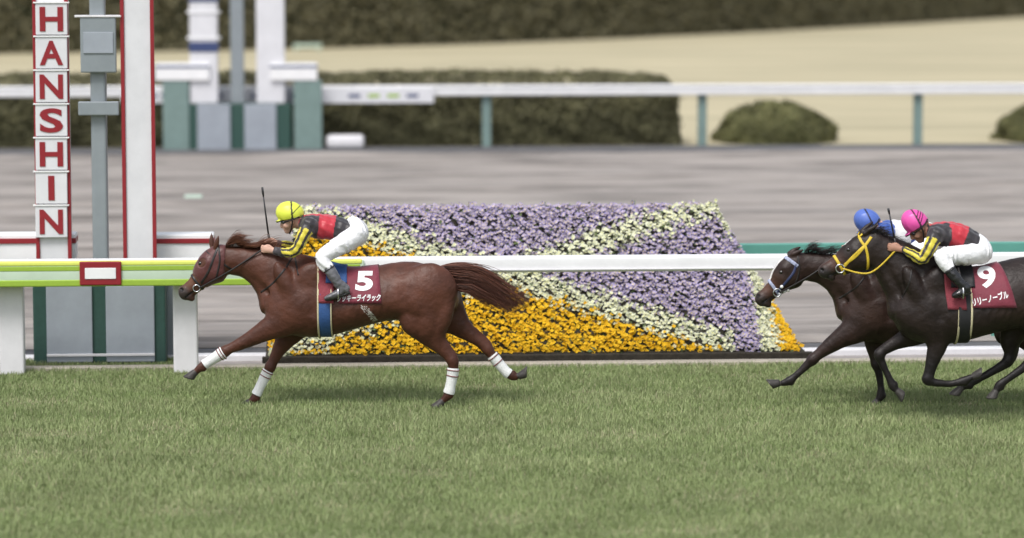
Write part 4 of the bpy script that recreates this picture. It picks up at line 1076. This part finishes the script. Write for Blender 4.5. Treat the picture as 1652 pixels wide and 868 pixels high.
    # ---- boots
    for l, ft in zip(cfg['legs'], cfg['feet']):
        (tu, tv), (hu, hv), y = ft; q = l[cfg['kneeidx'] - 1:]; cal = Chain(st(q, .004), k=.02)
        toe, heel, ank = P(tu, tv, Y0 + y), P(hu, hv, Y0 + y), np.array(st(q)[-1][:3])
        foot = Chain([(*ank, .034, .034), (*(heel * .5 + ank * .5), .040, .035), (*(heel * .6 + toe * .4), .034, .037), (*(heel * .25 + toe * .75), .026, .040), (*toe, .016, .030)], per=4, k=.02)
        hl = Chain([(*(heel + np.array((-.008, 0, .01))), .028, .030), (*(heel + np.array((-.006, 0, -.018))), .022, .028)], per=1, k=.012)
        f = Field([cal, foot, hl], .0068)
        f.ripple(.002, lambda X, Y, Z: np.sin(Z * 130 + 2 * np.sin(Y * 30 + X * 20)) * np.sin(X * 60))
        V, Q = f.mesh(1); bo = link(bpy.data.objects.new('boot', np_mesh('boot', V - org, Q, mats=[cfg['bootmat']])), parent=root)
        sole = [ank * 0 + heel + np.array((.02, 0, -.028)), heel * .6 + toe * .4 + np.array((0, 0, -.034)), toe * .8 + heel * .2 + np.array((0, 0, -.024)), toe + np.array((-.01, 0, -.012))]
        tube('sole', catmull(sole, 3), [.014] * 8 + [.012, .01], M_boot, bo, org, 8)
        b0 = st(q)[0]; tp = np.array(b0[:3])
        ax_ = np.array(st(q)[1][:3]) - tp; ax_ /= np.linalg.norm(ax_); pr = np.array((ax_[2], 0, -ax_[0])); pr /= np.linalg.norm(pr)
        tube('boot_cuff', [tp + ax_ * .018 + pr * math.cos(t) * (b0[3] + .005) + yy * math.sin(t) * (b0[4] + .005) for t in np.linspace(0, 2 * math.pi, 18, endpoint=False)], .007, M_boot, bo, org, 6, True)
    # ---- helmet, goggles, chin strap
    f = Field([hell(-.002, 0, .0, (.125, .103, .104), .01)], .005); f.plane(H(.0, 0, -.048), -up + fw * .05)
    f.add(Chain([(*H(.100, -.05, -.046), .010, .010), (*H(.126, 0, -.050), .010, .010), (*H(.100, .05, -.046), .010, .010)], per=4, k=.015))
    f.ripple(.0012, lambda X, Y, Z: np.sin((Y - Y0) * 190))
    V, Q = f.mesh(1); R = V - hc; fl = R @ fw; ul = R @ up; yl = V[:, 1] - Y0
    col = cols_const(V, cfg['cap'])
    dk = (np.abs(fl + .026 + .10 * ul) < .0075) | (ul < -.043)
    for o in cfg['caplines']: dk |= (np.abs((ul - (-.022 + o)) + .68 * (fl - .0)) < .0055) & (fl < -.03)
    col[dk] = cfg['capdark']
    hm = link(bpy.data.objects.new('helmet', np_mesh('helmet', V - org, Q, cols=col, mats=[M_cap])), parent=root)
    f = Field([hell(.062, 0, -.064, (.036, .069, .024), .01)], .005); f.cut(hell(.03, 0, -.065, (.05, .06, .035)), .004)
    V, Q = f.mesh(1); gg = link(bpy.data.objects.new('goggles', np_mesh('goggles', V - org, Q, mats=[M_lens])), parent=root)
    for sg in (-1, 1):
        tube('goggle_strap', [H(.05, sg * .072, -.062), H(.0, sg * .098, -.056), H(-.06, sg * .088, -.045), H(-.10, sg * .05, -.03)], .006, M_black, gg, org, 6)
    cs = [H(-.018, -.10, -.03), H(-.01, -.083, -.085), H(.012, -.062, -.135), H(.034, -.03, -.168), H(.036, 0, -.174), H(.034, .03, -.168), H(.012, .062, -.135), H(-.01, .083, -.085), H(-.018, .10, -.03)]
    tube('chin_strap', catmull(cs, 3), .006, M_black, hm, org, 6)
    return root

def chain_param(V, ch):
    """nearest station parameter 0..1, and angle round the limb"""
    s = ch.st; best = np.full(len(V), 9.); T = np.zeros(len(V)); W = np.zeros(len(V)); Yv = np.zeros(len(V)); n = len(s) - 1
    for i in range(n):
        d = ch.seg(i, V[:, 0], V[:, 1], V[:, 2]); A, B = s[i, :3], s[i + 1, :3]; ab = B - A; t = np.clip(((V - A) @ ab) / (ab @ ab + 1e-12), 0, 1)
        q = V - A - t[:, None] * ab; pr = np.array((ab[2], 0, -ab[0])); pr /= np.linalg.norm(pr) + 1e-9
        u = d < best; best[u] = d[u]; T[u] = ((i + t) / n)[u]; W[u] = ((q @ pr) / (s[i, 3]))[u]; Yv[u] = (q[:, 1] / s[i, 4])[u]
    return best, T, np.arctan2(W, Yv)
BLACK = np.array((.030, .026, .030)); RED = np.array((.47, .028, .045)); YEL = np.array((.66, .56, .06))
def silk_sash(V, torso, arms, Y0, m, cfg):
    dt, T, ph = chain_param(V, torso); col = cols_const(V, BLACK)
    lo, hi = cfg['band']
    col[(T > lo) & (T < hi)] = RED
    spine = (np.abs(V[:, 1] - Y0) < .055) & (T >= hi - .02); col[spine] = RED
    col[(T > .88)] = RED
    for a in arms:
        da, t, f = chain_param(V, a); k = (da < dt - .003) & (t > .10)
        ff = np.mod(f + .35, 2 * math.pi / 5) / (2 * math.pi / 5)
        cc = np.where((ff < .42)[:, None], BLACK, YEL); col[k] = cc[k]; col[k & (t > .955)] = BLACK * 1.3
    return col
WHT = np.array((.76, .76, .77)); BLU = np.array((.035, .085, .33))
def silk_white(V, torso, arms, Y0, m, cfg):
    dt, T, ph = chain_param(V, torso); col = cols_const(V, WHT); col[T > .66] = BLU; lo, hi = cfg['band']; col[(T > lo) & (T < hi)] = BLU
    for a in arms:
        da, t, f = chain_param(V, a); k = (da < dt - .003) & (t > .08); col[k] = WHT; col[k & (t > .18) & (t < .34)] = BLU
    return col

# ------------------------------------------------------------------ the three pairs
def sh(L, du, dv): return [(q[0] + du, q[1] + dv, *q[2:]) for q in L]
TR5 = [(427, 466, 506, .11), (440, 438, 526, .18), (462, 421, 538, .222), (490, 413, 543, .245), (515, 418, 543, .265), (540, 428, 539, .283), (570, 432, 531, .292), (605, 429, 521, .285),
       (635, 424, 516, .272), (662, 422, 520, .27), (692, 428, 524, .255), (716, 441, 517, .205), (731, 460, 500, .12)]
NK5 = [(486, 470, 54, .17), (455, 451, 46, .145), (428, 435, 34, .118), (402, 425, 26, .098), (380, 421, 23.5, .086), (362, 420, 22, .082)]
HD5 = [(354, 411, 15, .068), (345, 423, 22, .084), (336, 436, 22.5, .088), (326, 448, 17, .064), (315, 459, 13.5, .050), (305, 468, 12.5, .050), (300, 472, 12.5, .049)]
def bulges(sx, sy, hx, hy, jaw, chin, stifle=True):
    B = [(jaw[0], jaw[1], 19, 19, .092, 0, 0, .022), (jaw[0] - 11, jaw[1] - 14, 14, 14, .094, 0, 0, .018), (chin[0], chin[1], 8.5, 6.5, .036, 0, -.8, .012), (chin[0] - 9, chin[1] - 9, 8, 10, .052, 0, .5, .015)]
    for y in (-1, 1):
        B += [(sx - 2, sy - 4, 15, 46, .070, y * .170, .46, .034), (sx + 26, sy + 20, 26, 24, .07, y * .178, .35, .032), (sx + 12, sy + 40, 16, 22, .07, y * .165, .5, .020), (sx - 22, sy + 28, 17, 19, .075, y * .110, 0, .025),
              (sx + 34, sy - 22, 26, 22, .06, y * .170, .5, .045),
              (hx - 2, hy - 6, 30, 27, .09, y * .175, -.3, .025), (hx + 26, hy + 34, 15, 34, .080, y * .150, -.30, .020), (hx + 2, hy + 36, 17, 32, .085, y * .170, -.10, .020), (hx - 38, hy - 14, 24, 17, .07, y * .175, .2, .030)]
        if stifle: B += [(hx - 26, hy + 40, 17, 24, .080, y * .165, .35, .022)]
    return B
LG5 = [
 dict(y=-.135, knee=5, hoof=((314, 601), (306, 609)), st=[(478, 500, 34, .10), (455, 519, 25, .088), (427, 534, 17, .070), (396, 551, 11.5, .052), (374, 561, 8.5, .042), (363, 567, 8.5, .042), (352, 574, 6.8, .033), (336, 584, 5.6, .027), (326, 591, 7, .033), (318, 598, 5.2, .028)]),
 dict(y=.125, knee=4, hoof=((402, 649), (395, 656)), st=[(482, 515, 30, .09), (467, 538, 20, .07), (452, 561, 12.5, .05), (441, 582, 8.5, .042), (436, 592, 8.5, .042), (430, 603, 6.6, .033), (418, 627, 5.6, .027), (411, 641, 7, .033), (405, 647, 5.2, .029)]),
 dict(y=-.135, knee=5, hoof=((713, 648), (705, 656)), st=[(692, 470, 46, .12), (686, 500, 41, .112), (690, 526, 29, .095), (703, 549, 17, .065), (718, 567, 10.5, .046), (730, 582, 9.5, .04), (731, 597, 7.4, .035), (727, 621, 6, .03), (723, 637, 7.4, .034), (717, 644, 5.6, .03)]),
 dict(y=.13, knee=5, hoof=((838, 607), (848, 602)), st=[(702, 475, 42, .12), (717, 500, 33, .10), (737, 521, 21, .075), (758, 539, 13, .055), (775, 552, 9.6, .045), (787, 564, 9, .04), (796, 576, 7.2, .034), (815, 598, 6, .03), (825, 606, 7.4, .034), (832, 608, 5.6, .03)]),
]
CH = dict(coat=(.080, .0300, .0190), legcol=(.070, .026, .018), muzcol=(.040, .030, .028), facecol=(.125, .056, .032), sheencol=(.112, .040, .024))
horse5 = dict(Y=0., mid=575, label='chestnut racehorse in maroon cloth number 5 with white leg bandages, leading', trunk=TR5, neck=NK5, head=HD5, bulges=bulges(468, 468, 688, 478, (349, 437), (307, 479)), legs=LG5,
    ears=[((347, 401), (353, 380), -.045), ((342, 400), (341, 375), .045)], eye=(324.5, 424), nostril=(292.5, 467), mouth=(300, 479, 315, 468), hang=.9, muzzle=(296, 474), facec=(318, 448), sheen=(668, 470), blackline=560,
    grooves=[(375, 432, 440, 478, .018, .115), (500, 440, 505, 505, .02, .275), (646, 455, 654, 505, .020, .290)], foam=(598, 500), ribs=(548, 640),
    mane=dict(root=[(362, 400), (372, 399), (385, 400), (400, 402), (415, 405), (440, 412)], flow=(12, -12), n=1100, ca=(.085, .028, .016), cb=(.20, .080, .042)),
    tail=dict(top=[(698, 433), (733, 426), (775, 433), (820, 461), (874, 499)], bot=[(712, 447), (735, 466), (757, 470), (790, 489), (846, 513)], n=2600, ca=(.050, .018, .012), cb=(.165, .060, .036)),
    bandage=[(5.3, 7.7), (4.6, 6.7), (5.9, 7.8), (5.8, 7.7)], hood=dict(front=[(305, 432), (338, 470)], back=(364, 420), flip=True),
    bridle=dict(straps=[('cheek_strap', [(353, 397), (346, 415), (338, 436), (328, 452), (320, 462)], .020, M_leather), ('throat_strap', [(354, 398), (356, 420), (350, 448)], .015, M_leather)],
                rings=[('noseband', ((307, 440), (329, 468)), .022, M_leather), ('browband', ((331, 404), (352, 418)), .018, M_leather)], bit=(318, 464), bitr=.03),
    reins=((424, 402, -.09), (430, 394, .09)), bodystraps=[([(474, 411), (462, 430), (442, 454), (422, 470)], .016, M_leather), ([(476, 412), (484, 440)], .014, M_leather)], girthc=482,
    saddle=dict(cloth=lambda t: (549 - 2 * t, 618 - 8 * t), phi=-.02, pad=lambda t: (517 - 3 * t, 541), padphi=-.02, seat=lambda t: (528 + 2 * t, 562 - 2 * t), flapmat=M_blue, stirtop=(540, 432), stirfoot=(546, 464),
                girth=[(527, .105, M_blue, .004), (516, .016, M_cream, .010), (537, .012, M_cream, .010)],
                text=[('5', (588, 453), 28, 32, .045, 0, .08), ('ラッキーライラック', (579, 480.5), 70, 11.5, .028, -1, .18)]))
J5 = dict(Y=0., label='jockey in yellow cap and black jacket with red band on the leading chestnut', hip=(574, 378), toe=(527, 481), knee=(518, 416), helmet=(467.5, 344), tilt=.20,
    torso=[(578, 377, 14, .15), (558, 371, 17, .142), (536, 367, 19.5, .15), (513, 365, 20, .165), (498, 361, 15, .165), (488, 358, 9, .075)],
    arms=[[(499, 363, 13, .066, -.165), (488, 384, 10, .054, -.205), (477, 404, 9, .048, -.20), (462, 407.5, 8, .043, -.165), (445, 405, 6, .034, -.12)],
          [(499, 363, 13, .066, .165), (489, 381, 10, .054, .20), (480, 397, 9, .048, .19), (466, 397, 8, .043, .15), (451, 393, 6, .034, .10)]],
    hands=[(428, 402, -.105), (434, 391.5, .085)],
    seat=[(569, 357, 7, .10), (576, 371, 15, .155), (577, 381, 14, .15)],
    legs=[[(576, 379, 15, .085, -.085), (560, 389, 15.5, .088, -.15), (539, 402, 13, .074, -.22), (521, 414, 10.5, .06, -.265), (524, 426, 9.5, .054, -.285), (529, 431, 8.5, .048, -.292), (538, 445, 8.4, .05, -.312), (546, 458, 6.6, .038, -.318)],
          [(576, 379, 15, .085, .085), (560, 389, 15.5, .088, .15), (539, 402, 13, .074, .22), (521, 414, 10.5, .06, .265), (524, 426, 9.5, .054, .285), (529, 431, 8.5, .048, .292), (538, 445, 8.4, .05, .312), (546, 458, 6.6, .038, .318)]],
    kneeidx=6, feet=[((525.5, 481), (561, 466.5), -.322), ((525.5, 481), (561, 466.5), .322)], skin=(.56, .34, .26), silk=silk_sash, band=(.36, .585), collar=M_black, bootmat=M_bootgrey,
    cap=(.70, .76, .08), capdark=(.05, .05, .02), caplines=(0., ))
# ---- number 9, nearest the stands
TR9 = [(1441, 474, 516, .11), (1454, 448, 536, .18), (1476, 432, 549, .222), (1504, 424, 554, .245), (1530, 428, 554, .265), (1555, 432, 550, .283), (1585, 430, 542, .292), (1618, 421, 533, .285),
       (1648, 415, 528, .272), (1676, 413, 530, .27), (1706, 420, 533, .255), (1730, 434, 524, .205), (1745, 454, 506, .12)]
LG9 = [
 dict(y=-.135, knee=5, hoof=((1571, 607), (1581, 603)), st=[(1497, 508, 34, .10), (1510, 532, 25, .085), (1512, 555, 17, .066), (1505, 581, 11.5, .05), (1499, 602, 8.8, .043), (1497, 612, 8.8, .042), (1507, 617, 6.6, .033), (1535, 619, 5.6, .027), (1556, 614, 7, .033), (1566, 609, 5.4, .029)]),
 dict(y=.125, knee=4, hoof=((1448, 631), (1456, 639)), st=[(1500, 520, 30, .09), (1476, 538, 20, .07), (1450, 551, 12.5, .052), (1428, 563, 9, .043), (1419, 572, 8.8, .042), (1422, 583, 6.6, .033), (1432, 605, 5.6, .027), (1440, 622, 7, .033), (1446, 629, 5.2, .028)]),
 dict(y=-.135, knee=5, hoof=((1606, 632), (1601, 641)), st=[(1705, 470, 46, .12), (1692, 502, 42, .112), (1682, 532, 29, .095), (1678, 555, 17, .065), (1672, 572, 10.5, .046), (1663, 583, 9.5, .04), (1650, 594, 7.4, .035), (1626, 611, 6, .03), (1613, 621, 7.4, .034), (1608, 629, 5.6, .03)]),
 dict(y=.13, knee=5, hoof=((1549, 627), (1541, 636)), st=[(1690, 475, 42, .12), (1662, 502, 36, .105), (1640, 527, 25, .085), (1630, 549, 17, .062), (1630, 568, 11, .046), (1626, 582, 9.5, .04), (1613, 592, 7.4, .034), (1585, 608, 6, .03), (1563, 619, 7.4, .034), (1555, 624, 5.6, .03)]),
]
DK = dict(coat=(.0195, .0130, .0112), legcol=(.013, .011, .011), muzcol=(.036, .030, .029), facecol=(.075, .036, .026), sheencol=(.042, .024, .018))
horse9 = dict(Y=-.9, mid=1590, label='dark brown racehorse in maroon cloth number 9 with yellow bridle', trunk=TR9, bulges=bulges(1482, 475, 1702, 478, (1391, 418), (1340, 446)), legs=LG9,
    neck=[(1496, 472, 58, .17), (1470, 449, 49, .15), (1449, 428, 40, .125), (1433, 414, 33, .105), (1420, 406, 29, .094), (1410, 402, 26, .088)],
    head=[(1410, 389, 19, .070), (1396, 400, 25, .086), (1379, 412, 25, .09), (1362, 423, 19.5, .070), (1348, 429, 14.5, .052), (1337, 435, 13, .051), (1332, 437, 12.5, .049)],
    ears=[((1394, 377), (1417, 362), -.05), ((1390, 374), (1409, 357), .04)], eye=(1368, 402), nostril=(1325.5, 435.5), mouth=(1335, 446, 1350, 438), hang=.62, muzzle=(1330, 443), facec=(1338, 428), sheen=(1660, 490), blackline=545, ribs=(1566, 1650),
    grooves=[(1425, 425, 1455, 478, .018, .12), (1514, 450, 1518, 515, .02, .275), (1658, 450, 1662, 510, .020, .290)], blaze=((1359, 390), (1372, 379)),
    mane=dict(root=[(1405, 377), (1418, 376), (1430, 384), (1441, 395), (1455, 410)], flow=(7, -5), n=420, ca=(.008, .007, .007), cb=(.022, .017, .016)),
    tail=dict(top=[(1712, 425), (1747, 418), (1789, 425), (1832, 454), (1872, 488)], bot=[(1726, 439), (1749, 458), (1771, 464), (1802, 484), (1844, 506)], n=500, ca=(.008, .006, .006), cb=(.022, .016, .015)),
    bridle=dict(straps=[('cheek_strap', [(1404, 381), (1394, 394), (1384, 403), (1371, 416), (1360, 429)], .024, M_yellow), ('grackle_strap', [(1393, 396), (1378, 413), (1361, 425)], .018, M_yellow),
                        ('jaw_strap', [(1394, 395), (1398, 412), (1399, 436)], .022, M_yellow), ('head_strap', [(1383, 376), (1388, 388), (1394, 396)], .022, M_yellow)],
                rings=[('noseband', ((1341, 405), (1362, 441)), .024, M_yellow)], bit=(1354, 432), bitr=.036, reinmat=M_yellow), reinmid=(1404, 440), reins=((1447, 402, -.13), (1450, 398, .10)),
    bodystraps=[([(1466, 430), (1462, 450), (1452, 480)], .014, M_leather)], girthc=490,
    saddle=dict(cloth=lambda t: (1561 - 2 * t, 1632 - 26 * t), phi=-.0, pad=lambda t: (1522 - 10 * t, 1552 - 6 * t), padphi=-.06, seat=lambda t: (1528, 1566), flapmat=M_black, stirtop=(1546, 432), stirfoot=(1553, 462),
                girth=[(1550, .11, M_black, .004), (1540, .016, M_cream, .006), (1560, .016, M_cream, .006)],
                text=[('9', (1592, 446.5), 29, 36, .03, -4, -.10), ('リリーノーブル', (1597.5, 481), 59, 13, .028, -13, .0)]))
J9 = dict(Y=-.9, label='jockey in pink cap and black jacket with red band on horse number 9', hip=(1580, 405), toe=(1541, 477), knee=(1516, 414), helmet=(1476, 359), tilt=.62,
    torso=[(1584, 403, 15, .15), (1567, 390, 18, .142), (1547, 381, 20.5, .15), (1524, 378, 20.5, .165), (1508, 375, 15, .165), (1499, 372, 9, .075)],
    arms=[[(1510, 379, 13.5, .066, -.165), (1500, 399, 10.5, .054, -.205), (1488, 417, 9.5, .048, -.20), (1472, 410, 8, .043, -.165), (1458, 403, 6, .034, -.13)],
          [(1510, 379, 13.5, .066, .165), (1502, 397, 10.5, .054, .20), (1492, 412, 9.5, .048, .19), (1476, 408, 8, .043, .15), (1462, 401, 6, .034, .11)]],
    hands=[(1446, 400.5, -.125), (1447, 396, .10)],
    seat=[(1578, 385, 7, .10), (1581, 398, 15, .155), (1580, 409, 16, .15)],
    legs=[[(1582, 407, 16, .088, -.085), (1562, 411, 15.5, .086, -.15), (1539, 412, 14, .076, -.22), (1521, 413, 11.5, .062, -.262), (1524, 424, 10, .056, -.285), (1530, 432, 8.8, .05, -.295), (1540, 446, 8.6, .05, -.312), (1551, 459, 6.8, .038, -.318)],
          [(1582, 407, 16, .088, .085), (1562, 411, 15.5, .086, .15), (1539, 412, 14, .076, .22), (1521, 413, 11.5, .062, .262), (1524, 424, 10, .056, .285), (1530, 432, 8.8, .05, .295), (1540, 446, 8.6, .05, .312), (1551, 459, 6.8, .038, .318)]],
    kneeidx=6, feet=[((1538, 476), (1563, 466), -.322), ((1538, 476), (1563, 466), .322)], skin=(.38, .20, .14), silk=silk_sash, band=(.34, .56), collar=M_black, bootmat=M_boot,
    cap=(.70, .085, .36), capdark=(.06, .01, .03), caplines=(-.015, .012, .039))
# ---- the pair behind number 9
DU, DV = 930, 10
LG2 = [
 dict(y=-.135, knee=5, hoof=((1256, 618), (1244, 620)), st=[(1408, 510, 34, .10), (1385, 528, 25, .088), (1359, 544, 17, .070), (1333, 562, 11.5, .052), (1319, 573, 8.8, .043), (1311, 580, 8.8, .042), (1302, 589, 6.8, .033), (1285, 605, 5.6, .027), (1274, 614, 7, .033), (1263, 618, 5.2, .028)]),
 dict(y=.125, knee=4, hoof=((1415, 648), (1409, 655)), st=[(1420, 522, 30, .09), (1412, 542, 20, .07), (1410, 562, 12.5, .05), (1412, 577, 9, .042), (1414, 587, 8.8, .042), (1417, 599, 6.6, .033), (1421, 622, 5.6, .027), (1421, 638, 7, .033), (1417, 645, 5.2, .029)]),
 dict(y=-.135, knee=5, hoof=((1671, 649), (1663, 656)), st=sh(LG5[2]['st'], 958, 2)),
 dict(y=.13, knee=5, hoof=((1778, 612), (1788, 607)), st=sh(LG5[3]['st'], 940, 5)),
]
BAY = dict(coat=(.028, .0155, .0125), legcol=(.014, .011, .011), muzcol=(.040, .030, .028), facecol=(.085, .040, .027), sheencol=(.044, .023, .017))
sp = lambda p: (p[0] + DU, p[1] + DV)
horse2 = dict(horse5); horse2.update(BAY); horse5.update(CH); horse9.update(DK)
horse2.update(Y=0.02, mid=1505, label='dark bay racehorse with white blaze and chequered browband, far side of number 9', trunk=[(a + DU, b + DV, c + DV, d) for a, b, c, d in TR5], neck=sh(NK5, DU, DV), head=sh(HD5, DU, DV), legs=LG2,
    bulges=bulges(468 + DU, 468 + DV, 688 + DU, 478 + DV, (349 + DU, 437 + DV), (307 + DU, 479 + DV), False), ears=[((347 + DU, 401 + DV), (367 + DU, 393 + DV), -.045), ((343 + DU, 399 + DV), (362 + DU, 388 + DV), .045)], eye=(1259.5, 438), nostril=sp((292.5, 467)),
    mouth=(300 + DU, 479 + DV, 315 + DU, 468 + DV), muzzle=sp((296, 475)), facec=sp((308, 452)), sheen=sp((480, 490)), blackline=560, ribs=(1478, 1570), grooves=[(a + DU, b + DV, c + DU, d + DV, r, y) for a, b, c, d, r, y in horse5['grooves']], foam=None, bandage=None, hood=None,
    blaze=((1232, 455), (1264, 412)), mane=dict(root=[(1297, 408), (1310, 407), (1325, 411), (1345, 414)], flow=(8, -9), n=380, ca=(.010, .008, .008), cb=(.03, .02, .018)),
    tail=dict(top=[(a + DU, b + DV) for a, b in horse5['tail']['top']], bot=[(a + DU, b + DV) for a, b in horse5['tail']['bot']], n=400, ca=(.008, .006, .006), cb=(.025, .018, .016)),
    bridle=dict(straps=[('cheek_strap', [(1283, 425), (1279, 437), (1268, 452), (1252, 472)], .022, mat('navy_strap', (.03, .04, .10), .5, .1)), ('throat_strap', [(1286, 412), (1288, 436), (1279, 462)], .014, M_leather),
                        ('brow_strap', [(1266, 414), (1275, 420), (1286, 428)], .030, M_checkband)],
                rings=[('noseband', ((1238, 449), (1258, 477)), .028, M_checkband)], bit=(1253, 471), bitr=.034, fleece=[(1260, 461), (1264.5, 469), (1271, 467.5), (1258, 473)]),
    reins=((1354, 412, -.09), (1360, 404, .09)), bodystraps=[([sp((474, 411)), sp((462, 430)), sp((442, 454)), sp((422, 470))], .014, M_leather)], girthc=482 + DV,
    saddle=dict(cloth=lambda t: (549 - 2 * t + DU, 618 - 8 * t + DU), phi=-.02, pad=lambda t: (517 - 3 * t + DU, 541 + DU), padphi=-.02, seat=lambda t: (528 + 2 * t + DU, 562 - 2 * t + DU), flapmat=M_black, stirtop=sp((540, 432)), stirfoot=sp((546, 464)),
                girth=[(527 + DU, .105, M_black, .004)], text=[]))
J2 = dict(J5); J2.update(Y=.02, label='jockey in blue cap and white jacket hidden behind horse number 9', hip=sp((574, 378)), toe=sp((527, 481)), knee=sp((518, 416)), helmet=(1399, 357), tilt=.55,
    torso=sh(J5['torso'], DU, DV), arms=[sh(a, DU, DV) for a in J5['arms']], hands=[(a + DU, b + DV, c) for a, b, c in J5['hands']], seat=sh(J5['seat'], DU, DV), legs=[sh(a, DU, DV) for a in J5['legs']],
    feet=[(sp(a), sp(b), y) for a, b, y in J5['feet']], silk=silk_white, band=(.30, .40), collar=mat('blue_collar', (.035, .085, .33), .6, .05), bootmat=M_boot, cap=(.085, .15, .47), capdark=(.015, .02, .06), caplines=())
for c in (horse5, horse9, horse2): racehorse(c)
for j in (J5, J9, J2): jockey(j)
def whip(p_tip, p_grip, p_butt, Y, yo, label):
    a, b, c = P(*p_tip, Y + yo), P(*p_grip, Y + yo), P(*p_butt, Y + yo); org = c
    root = empty('riding_whip', tuple(org), label=label, cat='whip', group='riding whips held upright')
    tube('shaft', [b * .98 + c * .02, (a + b) / 2, a * .8 + b * .2], [.008, .007, .006], M_whip, root, org, 8)
    tube('flap', [a * .8 + b * .2, a * .9 + b * .1, a], [.007, .0105, .009], M_whip, root, org, 8)
    tube('grip', [b, (b + c) / 2, c], [.010, .0105, .012], M_leather, root, org, 8)
whip((423, 302), (433, 378), (436.5, 397), 0, .085, 'slim black whip held upright by the yellow-capped jockey')
whip((1433, 336), (1443, 384), (1447, 405), -.9, -.10, 'slim dark whip held upright in front of the pink-capped jockey')
